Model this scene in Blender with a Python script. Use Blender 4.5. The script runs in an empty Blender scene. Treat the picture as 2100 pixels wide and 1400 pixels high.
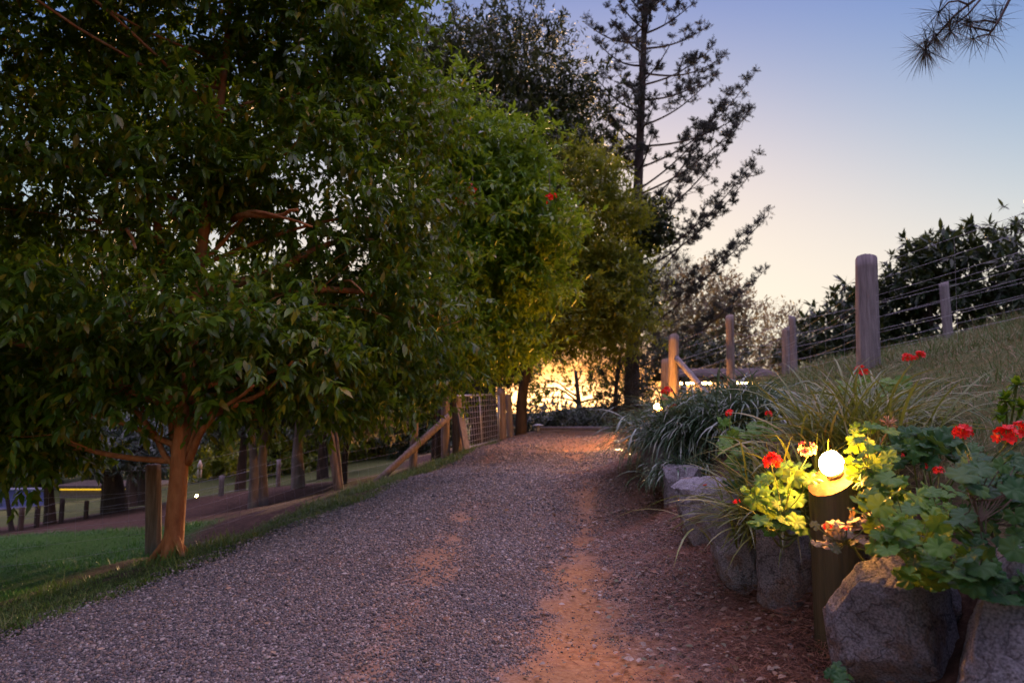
import bpy, math, random
import numpy as np
from mathutils import Vector, Matrix
rng = np.random.default_rng(7); random.seed(7)
S = bpy.context.scene; COL = S.collection
R = math.radians
# ------------------------------------------------------------------ camera, world, sun, exposure
CAMZ, PITCH, F = 1.1, R(5.71), 1400.0
cd = bpy.data.cameras.new('camera'); cam = bpy.data.objects.new('camera', cd); COL.objects.link(cam)
cam.location = (0, 0, CAMZ); cam.rotation_euler = (R(90)+PITCH, 0, 0)
cd.sensor_width = 36; cd.lens = 24; cd.clip_start = 0.05; cd.clip_end = 5000
cd.dof.use_dof = True; cd.dof.focus_distance = 3.6; cd.dof.aperture_fstop = 2.6; cd.dof.aperture_blades = 0
S.camera = cam
SUN_AZ, SUN_EL = R(4.9), R(2.4)
w = bpy.data.worlds.new('World'); S.world = w; w.use_nodes = True
nt = w.node_tree; bg = nt.nodes['Background']
sky = nt.nodes.new('ShaderNodeTexSky'); sky.sky_type = 'NISHITA'; sky.sun_disc = False
sky.sun_elevation = SUN_EL; sky.sun_rotation = SUN_AZ; sky.altitude = 300; sky.air_density = 1.0; sky.dust_density = 0.6; sky.ozone_density = 3.0
def vm(op, a, b):
    n = nt.nodes.new('ShaderNodeVectorMath'); n.operation = op
    for i, q in enumerate((a, b)):
        if hasattr(q, 'links'): nt.links.new(q, n.inputs[i])
        else: n.inputs[i].default_value = q
    return n.outputs[0]
# dusk colour balance of the sky: per channel contrast and a soft shoulder towards the glow, brighter zenith
EXPO = 2.7
def mth(op, a, b):
    n = nt.nodes.new('ShaderNodeMath'); n.operation = op
    for i, q in enumerate((a, b)):
        if hasattr(q, 'links'): nt.links.new(q, n.inputs[i])
        else: n.inputs[i].default_value = q
    return n.outputs[0]
ss = nt.nodes.new('ShaderNodeSeparateColor'); nt.links.new(sky.outputs[0], ss.inputs[0])
tcw = nt.nodes.new('ShaderNodeTexCoord'); sx = nt.nodes.new('ShaderNodeSeparateXYZ'); nt.links.new(tcw.outputs['Generated'], sx.inputs[0])
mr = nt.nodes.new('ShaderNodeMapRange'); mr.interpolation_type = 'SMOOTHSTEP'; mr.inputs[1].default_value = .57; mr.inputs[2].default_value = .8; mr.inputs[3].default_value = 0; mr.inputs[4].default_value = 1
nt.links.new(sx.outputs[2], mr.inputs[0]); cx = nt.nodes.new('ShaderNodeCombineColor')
gl = nt.nodes.new('ShaderNodeMapRange'); gl.interpolation_type = 'SMOOTHSTEP'; gl.inputs[1].default_value = 4; gl.inputs[2].default_value = 13; nt.links.new(ss.outputs[0], gl.inputs[0])   # golden glow round the sun
co = nt.nodes.new('ShaderNodeMapRange'); co.interpolation_type = 'SMOOTHSTEP'; co.inputs[1].default_value = 12; co.inputs[2].default_value = 21; nt.links.new(ss.outputs[0], co.inputs[0])
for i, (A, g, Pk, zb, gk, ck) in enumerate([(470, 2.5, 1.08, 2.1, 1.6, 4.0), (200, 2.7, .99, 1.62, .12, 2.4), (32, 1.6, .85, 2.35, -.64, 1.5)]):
    y = mth('MULTIPLY', mth('POWER', mth('MULTIPLY', ss.outputs[i], .15), g), A)
    T = mth('DIVIDE', y, mth('ADD', mth('MULTIPLY', y, 1/Pk), 1.0))
    T = mth('ADD', T, mth('MULTIPLY', mr.outputs[0], zb))   # extra brightness added above the view to light the ground
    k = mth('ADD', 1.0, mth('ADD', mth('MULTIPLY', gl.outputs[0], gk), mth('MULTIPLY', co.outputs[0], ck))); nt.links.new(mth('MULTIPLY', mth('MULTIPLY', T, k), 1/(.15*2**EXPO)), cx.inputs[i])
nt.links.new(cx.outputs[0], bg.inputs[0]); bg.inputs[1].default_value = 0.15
sl = bpy.data.lights.new('sun', 'SUN'); sl.energy = 0.8; sl.angle = R(0.6); sl.color = (1.0, 0.62, 0.30)
so = bpy.data.objects.new('sun', sl); COL.objects.link(so)
sd = Vector((math.sin(SUN_AZ)*math.cos(SUN_EL), math.cos(SUN_AZ)*math.cos(SUN_EL), math.sin(SUN_EL)))
so.rotation_euler = sd.to_track_quat('Z', 'Y').to_euler()
S.view_settings.view_transform = 'Standard'; S.view_settings.look = 'None'
S.view_settings.exposure = EXPO; S.view_settings.gamma = 1
S.render.engine = 'CYCLES'; cy = S.cycles
cy.max_bounces = 6; cy.diffuse_bounces = 3; cy.glossy_bounces = 2; cy.transmission_bounces = 3; cy.transparent_max_bounces = 6
cy.use_denoising = True; cy.sample_clamp_indirect = 4; cy.caustics_reflective = False; cy.caustics_refractive = False
# ------------------------------------------------------------------ helpers
def P(px, py, D):
    x = (px-1050)/F; y = (700-py)/F
    ry = math.cos(PITCH) - y*math.sin(PITCH); rz = math.sin(PITCH) + y*math.cos(PITCH)
    t = D/ry
    return np.array((x*t, D, CAMZ+rz*t))
def tag(o, label=None, cat=None, group=None, kind=None):
    if label: o['label'] = label
    if cat: o['category'] = cat
    if group: o['group'] = group
    if kind: o['kind'] = kind
    return o
def empty(name, loc, label, cat, group=None):
    o = bpy.data.objects.new(name, None); COL.objects.link(o); o.location = Vector(loc); o.empty_display_size = .1
    return tag(o, label, cat, group)
def link(name, me, mat, parent=None, smooth=True):
    o = bpy.data.objects.new(name, me); COL.objects.link(o)
    if mat: me.materials.append(mat)
    if smooth: me.polygons.foreach_set('use_smooth', np.ones(len(me.polygons), bool))
    if parent is not None:
        o.parent = parent; me.transform(Matrix.Translation(-parent.location)) if parent.parent is None else None
    return o
def mesh_raw(name, V, idx, lens):
    me = bpy.data.meshes.new(name); V = np.asarray(V, np.float32).reshape(-1, 3)
    me.vertices.add(len(V)); me.vertices.foreach_set('co', V.ravel())
    idx = np.asarray(idx, np.int32).ravel(); lens = np.asarray(lens, np.int32)
    me.loops.add(len(idx)); me.loops.foreach_set('vertex_index', idx)
    me.polygons.add(len(lens)); st = np.concatenate(([0], np.cumsum(lens)[:-1])).astype(np.int32)
    me.polygons.foreach_set('loop_start', st); me.polygons.foreach_set('loop_total', lens)
    me.update(calc_edges=True); me.validate(); return me
def mesh_inst(name, Vn, faces):
    """Vn (N,k,3) verts of N copies of a template with the given faces"""
    N, k = Vn.shape[:2]
    fl = np.concatenate([np.array(f) for f in faces]); ln = np.array([len(f) for f in faces])
    idx = (fl[None, :] + (np.arange(N)*k)[:, None]).ravel()
    return mesh_raw(name, Vn, idx, np.tile(ln, N))
class MB:
    def __init__(s): s.v = []; s.f = []; s.n = 0
    def add(s, V, Fc):
        V = np.asarray(V, float).reshape(-1, 3); s.v.append(V); s.f += [tuple(i+s.n for i in f) for f in Fc]; s.n += len(V)
    def tube(s, pts, rad, n=8, cap=True, wob=0, seed=0):
        pts = np.asarray(pts, float); m = len(pts); rad = np.broadcast_to(np.asarray(rad, float), (m,))
        T = np.gradient(pts, axis=0); T /= np.linalg.norm(T, axis=1)[:, None]+1e-9
        up = np.array((0, 0, 1.)) if abs(T[0][2]) < .9 else np.array((1., 0, 0))
        V = []; rr = np.random.default_rng(seed)
        a = np.linspace(0, 2*math.pi, n, endpoint=False); ph = rr.uniform(0, 6.28, 4)
        for i in range(m):
            u = np.cross(up, T[i]); u /= np.linalg.norm(u)+1e-9; v = np.cross(T[i], u); up = np.cross(u, T[i])*-1 if False else np.cross(T[i], u)
            up = v if abs(T[i] @ v) < .5 else up
            u = np.cross(v, T[i])
            r = rad[i]*(1+wob*(np.sin(a*2+ph[0]+i*.35)+.6*np.sin(a*3+ph[1]-i*.5)+.5*np.sin(a*5+ph[2]+i*1.1)))
            V.append(pts[i]+np.outer(np.cos(a)*r, u)+np.outer(np.sin(a)*r, v))
        V = np.concatenate(V); Fc = []
        for i in range(m-1):
            for j in range(n):
                Fc.append((i*n+j, i*n+(j+1) % n, (i+1)*n+(j+1) % n, (i+1)*n+j))
        if cap: Fc.append(tuple(range(n))[::-1]); Fc.append(tuple((m-1)*n+j for j in range(n)))
        s.add(V, Fc)
    def box(s, c, h, rot=None):
        c = np.array(c, float); V = np.array([(x, y, z) for x in (-1, 1) for y in (-1, 1) for z in (-1, 1)], float)*np.array(h)
        if rot is not None: V = V @ np.array(rot.to_matrix()).T
        s.add(V+c, [(0, 1, 3, 2), (4, 6, 7, 5), (0, 4, 5, 1), (2, 3, 7, 6), (0, 2, 6, 4), (1, 5, 7, 3)])
    def build(s, name, mat, parent=None, smooth=True):
        me = bpy.data.meshes.new(name); me.from_pydata(np.concatenate(s.v).tolist(), [], s.f); me.update()
        return link(name, me, mat, parent, smooth)
def _hash(i, j, k, seed):
    h = (i*374761393 + j*668265263 + k*2147483647 + seed*974634777) & 0xffffffff
    h = ((h ^ (h >> 13))*1274126177) & 0xffffffff
    return ((h ^ (h >> 16)) & 0xffffff)/float(0xffffff)
def noise3(p, seed=0):
    p = np.asarray(p, float); i = np.floor(p).astype(np.int64); f = p-i; f = f*f*(3-2*f); r = 0
    for a in (0, 1):
        for b in (0, 1):
            for c in (0, 1):
                wgt = (f[..., 0] if a else 1-f[..., 0])*(f[..., 1] if b else 1-f[..., 1])*(f[..., 2] if c else 1-f[..., 2])
                r = r+wgt*_hash(i[..., 0]+a, i[..., 1]+b, i[..., 2]+c, seed)
    return r*2-1
def fbm(p, seed=0, o=4):
    p = np.asarray(p, float); r = 0; a = 1
    for k in range(o): r = r+a*noise3(p, seed+k); p = p*2.03; a *= .5
    return r/1.9
def xy3(x, y, z=0): return np.stack([np.asarray(x, float), np.asarray(y, float), np.zeros_like(np.asarray(x, float))+z], -1)
def nrm(v): return v/(np.linalg.norm(v, axis=-1, keepdims=True)+1e-9)
def sstep(a, b, x): t = np.clip((x-a)/(b-a), 0, 1); return t*t*(3-2*t)
# ------------------------------------------------------------------ materials
def newmat(name):
    m = bpy.data.materials.new(name); m.use_nodes = True; return m, m.node_tree.nodes, m.node_tree.links, m.node_tree.nodes['Principled BSDF']
def ramp(N, stops):
    r = N.new('ShaderNodeValToRGB'); e = r.color_ramp.elements
    while len(e) < len(stops): e.new(.5)
    for el, (p, c) in zip(e, stops): el.position = p; el.color = (*c, 1)
    return r
def leafmat(name, cols, rough=.4, trans=.35, tcol=None, spec=.5):
    m, N, L, b = newmat(name)
    g = N.new('ShaderNodeNewGeometry')
    r = ramp(N, [(i/(len(cols)-1), c) for i, c in enumerate(cols)])
    L.new(g.outputs['Random Per Island'], r.inputs[0]); L.new(r.outputs[0], b.inputs['Base Color'])
    b.inputs['Roughness'].default_value = rough; b.inputs['Specular IOR Level'].default_value = spec
    t = N.new('ShaderNodeBsdfTranslucent'); mx = N.new('ShaderNodeMixShader'); mx.inputs[0].default_value = trans
    if tcol:
        mc = N.new('ShaderNodeMix'); mc.data_type = 'RGBA'; mc.inputs[0].default_value = .6
        L.new(r.outputs[0], mc.inputs[6]); mc.inputs[7].default_value = (*tcol, 1); L.new(mc.outputs[2], t.inputs[0])
    else: L.new(r.outputs[0], t.inputs[0])
    L.new(b.outputs[0], mx.inputs[1]); L.new(t.outputs[0], mx.inputs[2]); L.new(mx.outputs[0], N['Material Output'].inputs[0])
    return m
def noisemat(name, cols, scale=8, stretch=(1, 1, 1), rough=.8, bump=.3, bscale=None, detail=6, spec=.3, coords='Object'):
    m, N, L, b = newmat(name)
    tc = N.new('ShaderNodeTexCoord'); mp = N.new('ShaderNodeMapping'); mp.inputs['Scale'].default_value = stretch
    L.new(tc.outputs[coords], mp.inputs[0])
    n = N.new('ShaderNodeTexNoise'); n.inputs['Scale'].default_value = scale; n.inputs['Detail'].default_value = detail; n.inputs['Roughness'].default_value = .65
    L.new(mp.outputs[0], n.inputs[0])
    r = ramp(N, [(.28+.44*i/(len(cols)-1), c) for i, c in enumerate(cols)]); L.new(n.outputs[0], r.inputs[0]); L.new(r.outputs[0], b.inputs['Base Color'])
    n2 = N.new('ShaderNodeTexNoise'); n2.inputs['Scale'].default_value = bscale or scale*3; n2.inputs['Detail'].default_value = 8; L.new(mp.outputs[0], n2.inputs[0])
    bp = N.new('ShaderNodeBump'); bp.inputs['Strength'].default_value = bump; bp.inputs['Distance'].default_value = .02
    L.new(n2.outputs[0], bp.inputs['Height']); L.new(bp.outputs[0], b.inputs['Normal'])
    b.inputs['Roughness'].default_value = rough; b.inputs['Specular IOR Level'].default_value = spec
    return m
def emat(name, col, st):
    m, N, L, b = newmat(name); b.inputs['Base Color'].default_value = (*col, 1)
    b.inputs['Emission Color'].default_value = (*col, 1); b.inputs['Emission Strength'].default_value = st; return m
M = {}
M['leaf_big'] = leafmat('glossy_leaf', [(.035, .08, .008), (.06, .13, .01), (.09, .17, .012), (.14, .21, .015), (.05, .11, .01), (.32, .24, .02)], .36, .36, (.24, .38, .01), .4)
M['leaf_bright'] = leafmat('bright_leaf', [(.07, .17, .008), (.11, .24, .01), (.17, .29, .015)], .36, .42, (.34, .42, .02))
M['leaf_dark'] = leafmat('dark_leaf', [(.02, .035, .012), (.03, .05, .015), (.045, .065, .02)], .5, .25, (.08, .1, .02))
M['leaf_yellow'] = leafmat('yellow_leaf', [(.08, .13, .012), (.12, .17, .015), (.19, .19, .02)], .45, .5, (.34, .36, .02))
M['leaf_hazy'] = leafmat('hazy_leaf', [(.10, .12, .06), (.15, .15, .08), (.20, .16, .11)], .6, .45, (.4, .3, .14))  # distance haze put into the colour: paler, pinker leaves
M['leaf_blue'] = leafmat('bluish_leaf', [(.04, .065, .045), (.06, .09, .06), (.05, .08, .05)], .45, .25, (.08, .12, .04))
M['leaf_loquat'] = leafmat('leathery_leaf', [(.015, .035, .015), (.025, .05, .018), (.04, .065, .022)], .45, .25, (.1, .12, .02), .35)
M['needle'] = leafmat('pine_needle', [(.025, .035, .025), (.04, .045, .03), (.05, .05, .035)], .6, .15)
M['blade_blue'] = leafmat('grass_blade_dark', [(.05, .11, .05), (.08, .15, .08), (.13, .19, .12), (.18, .21, .12)], .22, .15, (.14, .2, .03), .7)
M['blade_gold'] = leafmat('grass_blade_light', [(.08, .13, .015), (.12, .17, .02), (.18, .20, .03), (.26, .21, .06)], .32, .35, (.25, .25, .04), .6)  # gold raised in the blade colour to stand in for lamplight
M['turf'] = leafmat('turf_blade', [(.05, .12, .012), (.09, .17, .02), (.14, .21, .03), (.2, .18, .05)], .5, .3, (.15, .25, .03))
M['turf_lush'] = leafmat('lush_turf_blade', [(.045, .15, .012), (.07, .20, .018), (.11, .23, .02)], .5, .3, (.08, .25, .04))
M['turf_dry'] = leafmat('dry_turf_blade', [(.04, .12, .012), (.075, .14, .02), (.20, .16, .06), (.30, .22, .11), (.06, .14, .016), (.05, .13, .016)], .6, .25)
M['geranium'] = leafmat('geranium_leaf', [(.045, .13, .012), (.07, .18, .016), (.12, .23, .02), (.055, .15, .02)], .55, .3, (.25, .35, .03), .3)
M['geranium_dark'] = leafmat('dark_geranium_leaf', [(.016, .065, .018), (.024, .085, .022), (.055, .13, .025)], .55, .25, (.2, .3, .03), .22)
M['geranium_dry'] = leafmat('dried_geranium_leaf', [(.25, .15, .08), (.32, .2, .1), (.08, .10, .04), (.2, .12, .06)], .6, .25)
M['stem'] = noisemat('green_stem', [(.10, .14, .03), (.2, .22, .06)], 20)
M['stem_brown'] = noisemat('brown_stem', [(.10, .07, .05), (.2, .15, .11)], 20)
M['petal'] = leafmat('red_petal', [(.65, .008, .006), (.8, .015, .01), (.85, .04, .02)], .5, .35, (.9, .03, .01))
M['petal_pale'] = leafmat('pale_petal', [(.75, .28, .2), (.8, .45, .35), (.7, .1, .05)], .5, .35)
M['bark_red'] = noisemat('red_brown_bark', [(.16, .05, .016), (.32, .12, .04), (.42, .17, .06), (.40, .26, .15)], 9, (1, 1, .4), .9, 1.0, 30)  # terracotta bark, pushed more orange to stand in for warm lamplight
M['bark_dark'] = noisemat('dark_bark', [(.03, .022, .018), (.06, .045, .035), (.10, .07, .055)], 9, (1, 1, .2), .9, .8, 25)
M['bark_pale'] = noisemat('pale_bark', [(.10, .085, .075), (.20, .17, .15), (.30, .26, .23)], 7, (1, 1, .3), .85, .6, 20)
M['wood'] = noisemat('weathered_timber', [(.11, .08, .06), (.20, .15, .115), (.30, .24, .19)], 5, (6, 6, .6), .85, .8, 9)
M['wood_grey'] = noisemat('silvered_timber', [(.10, .085, .08), (.20, .175, .165), (.29, .255, .24)], 5, (7, 7, .5), .85, .8, 10)
M['wood_cut'] = noisemat('cut_timber', [(.03, .012, .003), (.055, .022, .006), (.02, .008, .003)], 9, (1, 1, 1), .7, .3, 30)
M['wood_green'] = noisemat('treated_timber', [(.05, .045, .02), (.085, .07, .03), (.12, .095, .045)], 5, (8, 8, .4), .8, .4, 12)
M['steel'] = noisemat('galvanised_steel', [(.35, .35, .36), (.5, .5, .5)], 10, rough=.4, bump=.1, spec=.6); M['steel'].node_tree.nodes['Principled BSDF'].inputs['Metallic'].default_value = .6
M['wire'] = noisemat('galvanised_wire', [(.26, .25, .26), (.38, .37, .38)], 10, rough=.45, bump=.05, spec=.5)
M['rock'] = None
# ------------------------------------------------------------------ terrain
def road_l(y): return np.interp(y, [-4, 2, 3.3, 4.6, 5.8, 8.4, 11.3, 13.2, 16, 20, 30], [-2.6, -2.6, -2.5, -2.15, -1.86, -1.5, -.97, -.75, -.2, .1, .2])
def road_r(y): return np.interp(y, [-4, 2, 3, 4.4, 6.5, 9, 12, 14, 17, 20, 30], [1.15, 1.15, 1.2, 1.25, 1.35, 1.45, 1.75, 2.3, 3.6, 5, 6])
cp = []
def c_w(x, y, z): cp.append((x, y, z))
def c_p(px, py, D): p = P(px, py, D); cp.append(tuple(p))
for y in (-4, -1, 1.5, 3, 4.5, 6.5, 9, 12, 15, 17):
    zr = .0325*y
    c_w(float(road_l(y))+.3, y, zr-.06); c_w((float(road_l(y))+float(road_r(y)))/2, y, zr+.03); c_w(float(road_r(y))-.15, y, zr+.03)
c_w(1, 20, .5); c_w(4.5, 19.5, .56); c_w(0, 24, .2); c_w(4, 26, 0); c_w(2, 32, -.8); c_w(2, 45, -2); c_w(2, 60, -3.2)
for y in (1.5, 2.6, 3.6, 4.6, 6): c_w(1.33, y, .0325*y+.05)
for y in (3.3, 3.9, 4.6, 5.4, 6.3): c_w(1.62, y, .54+.03*(y-3))
for x, y, z in [(1.85, -3, .4), (1.85, 0, .5), (1.8, 2, .55), (1.9, 3.3, .68), (1.95, 4.2, .74), (1.9, 5, .78), (1.85, 6.5, .8), (2.0, 8, .82), (2.5, 10.5, .85),
                (2.4, 3, .78), (3.1, 4.5, 1.08), (3.2, 3, 1.22), (3, 0, 1.05), (5, -3, 1.8), (6, 1, 2.2), (2.7, 6.5, 1.05), (3.0, 9, 1.15), (8, 5, 2.75), (12, 2, 3.6), (10, 10, 3.0),
                (4.6, 16, 1.15), (6.5, 18, 1.75), (10, 20, 2.4), (16, 12, 4), (22, 25, 3.5), (25, 5, 5), (12, 32, 1.2), (25, 50, 0), (8, 45, -1), (30, -4, 6)]: c_w(x, y, z)
c_p(1770, 765, 8); c_p(2100, 678, 8.3); c_p(1940, 708, 13); c_p(1618, 775, 13); c_p(1494, 805, 12); c_p(1385, 830, 12.5)
# left: verge, fence line, slope
for a in [(350, 1142, 5.5), (325, 1135, 7.5), (100, 1160, 7), (0, 1230, 5.2), (0, 1110, 9), (200, 1085, 10), (690, 1006, 11), (848, 966, 12.5), (925, 934, 13), (1040, 898, 16),
          (540, 1040, 13.5), (612, 1000, 16), (465, 1010, 18), (100, 1075, 16), (300, 1040, 17), (720, 990, 15), (50, 1045, 30), (300, 1010, 30), (560, 995, 28), (800, 965, 20), (900, 945, 17), (780, 950, 30), (60, 1032, 46), (350, 1000, 50), (600, 960, 50), (900, 900, 45)]: c_p(*a)
for x, y, z in [(-3.6, 3.3, -.15), (-3.4, 1, -.2), (-3.5, -3, -.3), (-7, -3, -.9), (-7, 1, -.8), (-6, 4.5, -.6), (-12, 3, -1.4), (-20, 0, -2.2), (-20, -4, -2.2), (-35, 20, -3), (-40, 60, -3.5), (-40, -4, -3), (-15, 60, -3.6)]: c_w(x, y, z)
cp = np.array(cp)
def _U(r2): return r2*np.log(r2+1e-9)*.5
def _tps_fit(c, lam=.02):
    n = len(c); d2 = ((c[:, None, :2]-c[None, :, :2])**2).sum(-1)
    A = np.zeros((n+3, n+3)); A[:n, :n] = _U(d2)+lam*np.eye(n); Pm = np.c_[np.ones(n), c[:, :2]]; A[:n, n:] = Pm; A[n:, :n] = Pm.T
    return np.linalg.solve(A, np.r_[c[:, 2], 0, 0, 0])
WT = _tps_fit(cp)
def H0(x, y):
    x = np.asarray(x, float); y = np.asarray(y, float); sh = x.shape
    xc = np.clip(x.ravel(), -40, 30); yc = np.clip(y.ravel(), -4, 60); out = np.empty(len(xc))
    for s in range(0, len(xc), 20000):
        a = xc[s:s+20000]; b = yc[s:s+20000]
        d2 = (a[:, None]-cp[None, :, 0])**2+(b[:, None]-cp[None, :, 1])**2
        out[s:s+20000] = _U(d2) @ WT[:-3]+WT[-3]+WT[-2]*a+WT[-1]*b
    return out.reshape(sh)
def onroad(x, y, m=0.): return (x > road_l(y)-m) & (x < road_r(y)+m) & (y < 21)
def H(x, y):
    z = H0(x, y); x = np.asarray(x, float); y = np.asarray(y, float)
    bk = sstep(1.9, 3, x)*(y < 30)
    return z+(.03+.07*bk)*fbm(xy3(x*.9, y*.9), 3, 3)+(.012+.025*bk)*fbm(xy3(x*5, y*5), 5, 2)
def h(x, y): return float(H(np.array([x]), np.array([y]))[0])
# zones
def z_lawn(x, y):
    n = .5*fbm(xy3(x*.8, y*.8), 11, 3)
    a = sstep(0, .5, -3.2-.05*y+n*.5-x)*sstep(3.5, 4.5, y)*(1-sstep(8.8, 10, y+n+(x+4)*.25))
    b = sstep(17.5, 19, y-n*2)*sstep(-3.0, -4.0, x+n)
    return np.maximum(a, b*.45)
def z_verge(x, y):
    n = fbm(xy3(x*1.6, y*1.6), 21, 4); e = road_l(y)
    d = e-x
    wv = np.interp(y, [2, 5, 8, 11, 14], [1.1, 1.0, .9, .8, .5])
    return sstep(-.12, .1, d+n*.25)*(1-sstep(.0, .5, d-wv+n*.5))*sstep(-.45, .1, n+.1)
def z_hill(x, y):
    n = fbm(xy3(x*1.2, y*1.2), 31, 3)
    return sstep(.6, 1.2, x-road_r(y)+n*.3)*(y < 20)
def build_ground():
    u = np.linspace(-1, 1, 620); v = np.linspace(0, 1, 620)
    x = np.sinh(u*6.2)/np.sinh(6.2)*900; 
    y = -4+(np.sinh(v*6.0)/np.sinh(6.0))*1500
    X, Y = np.meshgrid(x, y); Z = H(X, Y)
    rd = sstep(-.25, .1, np.minimum(X-road_l(Y), road_r(Y)-X))*(Y < 20.5)
    Z -= rd*.06
    far = sstep(70, 400, np.hypot(X, Y)); Z = Z*(1-far)+far*(-6)
    n = 620; V = np.stack([X, Y, Z], -1).reshape(-1, 3)
    i = np.arange(n-1); a = (i[:, None]*n+i[None, :]).ravel()
    idx = np.stack([a, a+1, a+n+1, a+n], -1)
    me = mesh_raw('ground', V, idx, np.full(len(a), 4))
    ca = me.color_attributes.new('zone', 'FLOAT_COLOR', 'POINT')
    c = np.ones((len(V), 4), np.float32); c[:, 0] = z_lawn(X, Y).ravel(); c[:, 1] = z_verge(X, Y).ravel(); c[:, 2] = z_hill(X, Y).ravel()
    ca.data.foreach_set('color', c.ravel())
    m, N, L, b = newmat('earth')
    at = N.new('ShaderNodeAttribute'); at.attribute_name = 'zone'; sp = N.new('ShaderNodeSeparateColor'); L.new(at.outputs['Color'], sp.inputs[0])
    tc = N.new('ShaderNodeTexCoord')
    def nz(sc, d=8): k = N.new('ShaderNodeTexNoise'); k.inputs['Scale'].default_value = sc; k.inputs['Detail'].default_value = d; k.inputs['Roughness'].default_value = .65; L.new(tc.outputs['Object'], k.inputs[0]); return k
    n1 = nz(14); soil = ramp(N, [(.3, (.035, .02, .014)), (.5, (.08, .045, .03)), (.62, (.13, .075, .05)), (.75, (.22, .15, .10))]); L.new(n1.outputs[0], soil.inputs[0])
    n2 = nz(20); gr = ramp(N, [(.3, (.03, .08, .01)), (.55, (.06, .14, .018)), (.75, (.10, .17, .025))]); L.new(n2.outputs[0], gr.inputs[0])
    hl = ramp(N, [(.3, (.035, .06, .015)), (.5, (.08, .085, .025)), (.7, (.17, .12, .05))]); L.new(n2.outputs[0], hl.inputs[0])
    vg = ramp(N, [(.3, (.025, .04, .01)), (.6, (.05, .08, .015)), (.75, (.10, .07, .04))]); L.new(n2.outputs[0], vg.inputs[0])
    cur = soil.outputs[0]
    for k, g in enumerate((gr, vg, hl)):
        mx = N.new('ShaderNodeMix'); mx.data_type = 'RGBA'; L.new(sp.outputs[k], mx.inputs[0]); L.new(cur, mx.inputs[6]); L.new(g.outputs[0], mx.inputs[7]); cur = mx.outputs[2]
    L.new(cur, b.inputs['Base Color']); b.inputs['Roughness'].default_value = .95; b.inputs['Specular IOR Level'].default_value = .15
    n3 = nz(60); bp = N.new('ShaderNodeBump'); bp.inputs['Strength'].default_value = .7; bp.inputs['Distance'].default_value = .03; L.new(n3.outputs[0], bp.inputs['Height']); L.new(bp.outputs[0], b.inputs['Normal'])
    o = link('ground', me, m); tag(o, 'red brown earth, lawn and grassy hillside', None, None, 'structure')
build_ground()
# ---- driveway
def sand_mask(x, y):
    p = xy3(x, y); n = fbm(p*2.2, 41, 4); n2 = fbm(p*9, 44, 3)
    c1 = np.interp(y, [0, 2, 3, 4.5, 7, 11, 15], [.2, .26, .33, .42, .75, .9, 1.2])
    w1 = np.interp(y, [0, 2, 3.4, 4.4, 5.5, 9, 12], [.32, .30, .24, .08, -.06, -.2, -.2])
    a = 1-sstep(-.10, .26, np.abs(x-c1)-w1+n*.16+n2*.10)
    c2 = np.interp(y, [2, 3, 4, 5], [-.55, -.52, -.46, -.42])
    w2 = np.interp(y, [2, 3, 3.6, 4.1, 4.7, 5.4, 6.2], [.05, .03, .04, .05, .03, .0, -.1])
    b = 1-sstep(-.08, .2, np.abs(x-c2)-w2+n*.12+n2*.10)
    return np.clip(np.maximum(a, b*.5), 0, 1)
def bare(x, y):   # dirt showing further up the hill
    n = fbm(xy3(x*.8, y*.5), 47, 3)
    return sstep(10, 15, y)*.6+.55*sstep(.0, .5, n)*sstep(3.5, 6, y)+.25*(1-sstep(.3, 1.2, np.abs(x-.6-.02*y)))*sstep(4, 6, y)+.55*(1-sstep(.05, .32, np.abs(x+.62-.03*y)+.2*n))*sstep(3, 5, y)+.5*(1-sstep(.05, .3, np.abs(x-.30-.06*y)+.2*n))*sstep(3.5, 5, y)
def litt(x, y):
    n = fbm(xy3(x*2.5, y*2.5), 49, 4); return np.clip(1-sstep(.02, .55, road_r(y)-x+n*.45-.22*sstep(5, 2.5, y)), 0, 1)*(1-.6*sstep(3.2, 5, y))*(1-sstep(8, 11, y))
def RH(x, y):
    z = H0(x, y); n = fbm(xy3(x*1.1, y*.6), 51, 3)
    return z+.02*n+.006*fbm(xy3(x*9, y*9), 55, 2)-.018*sand_mask(x, y)+.008
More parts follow.
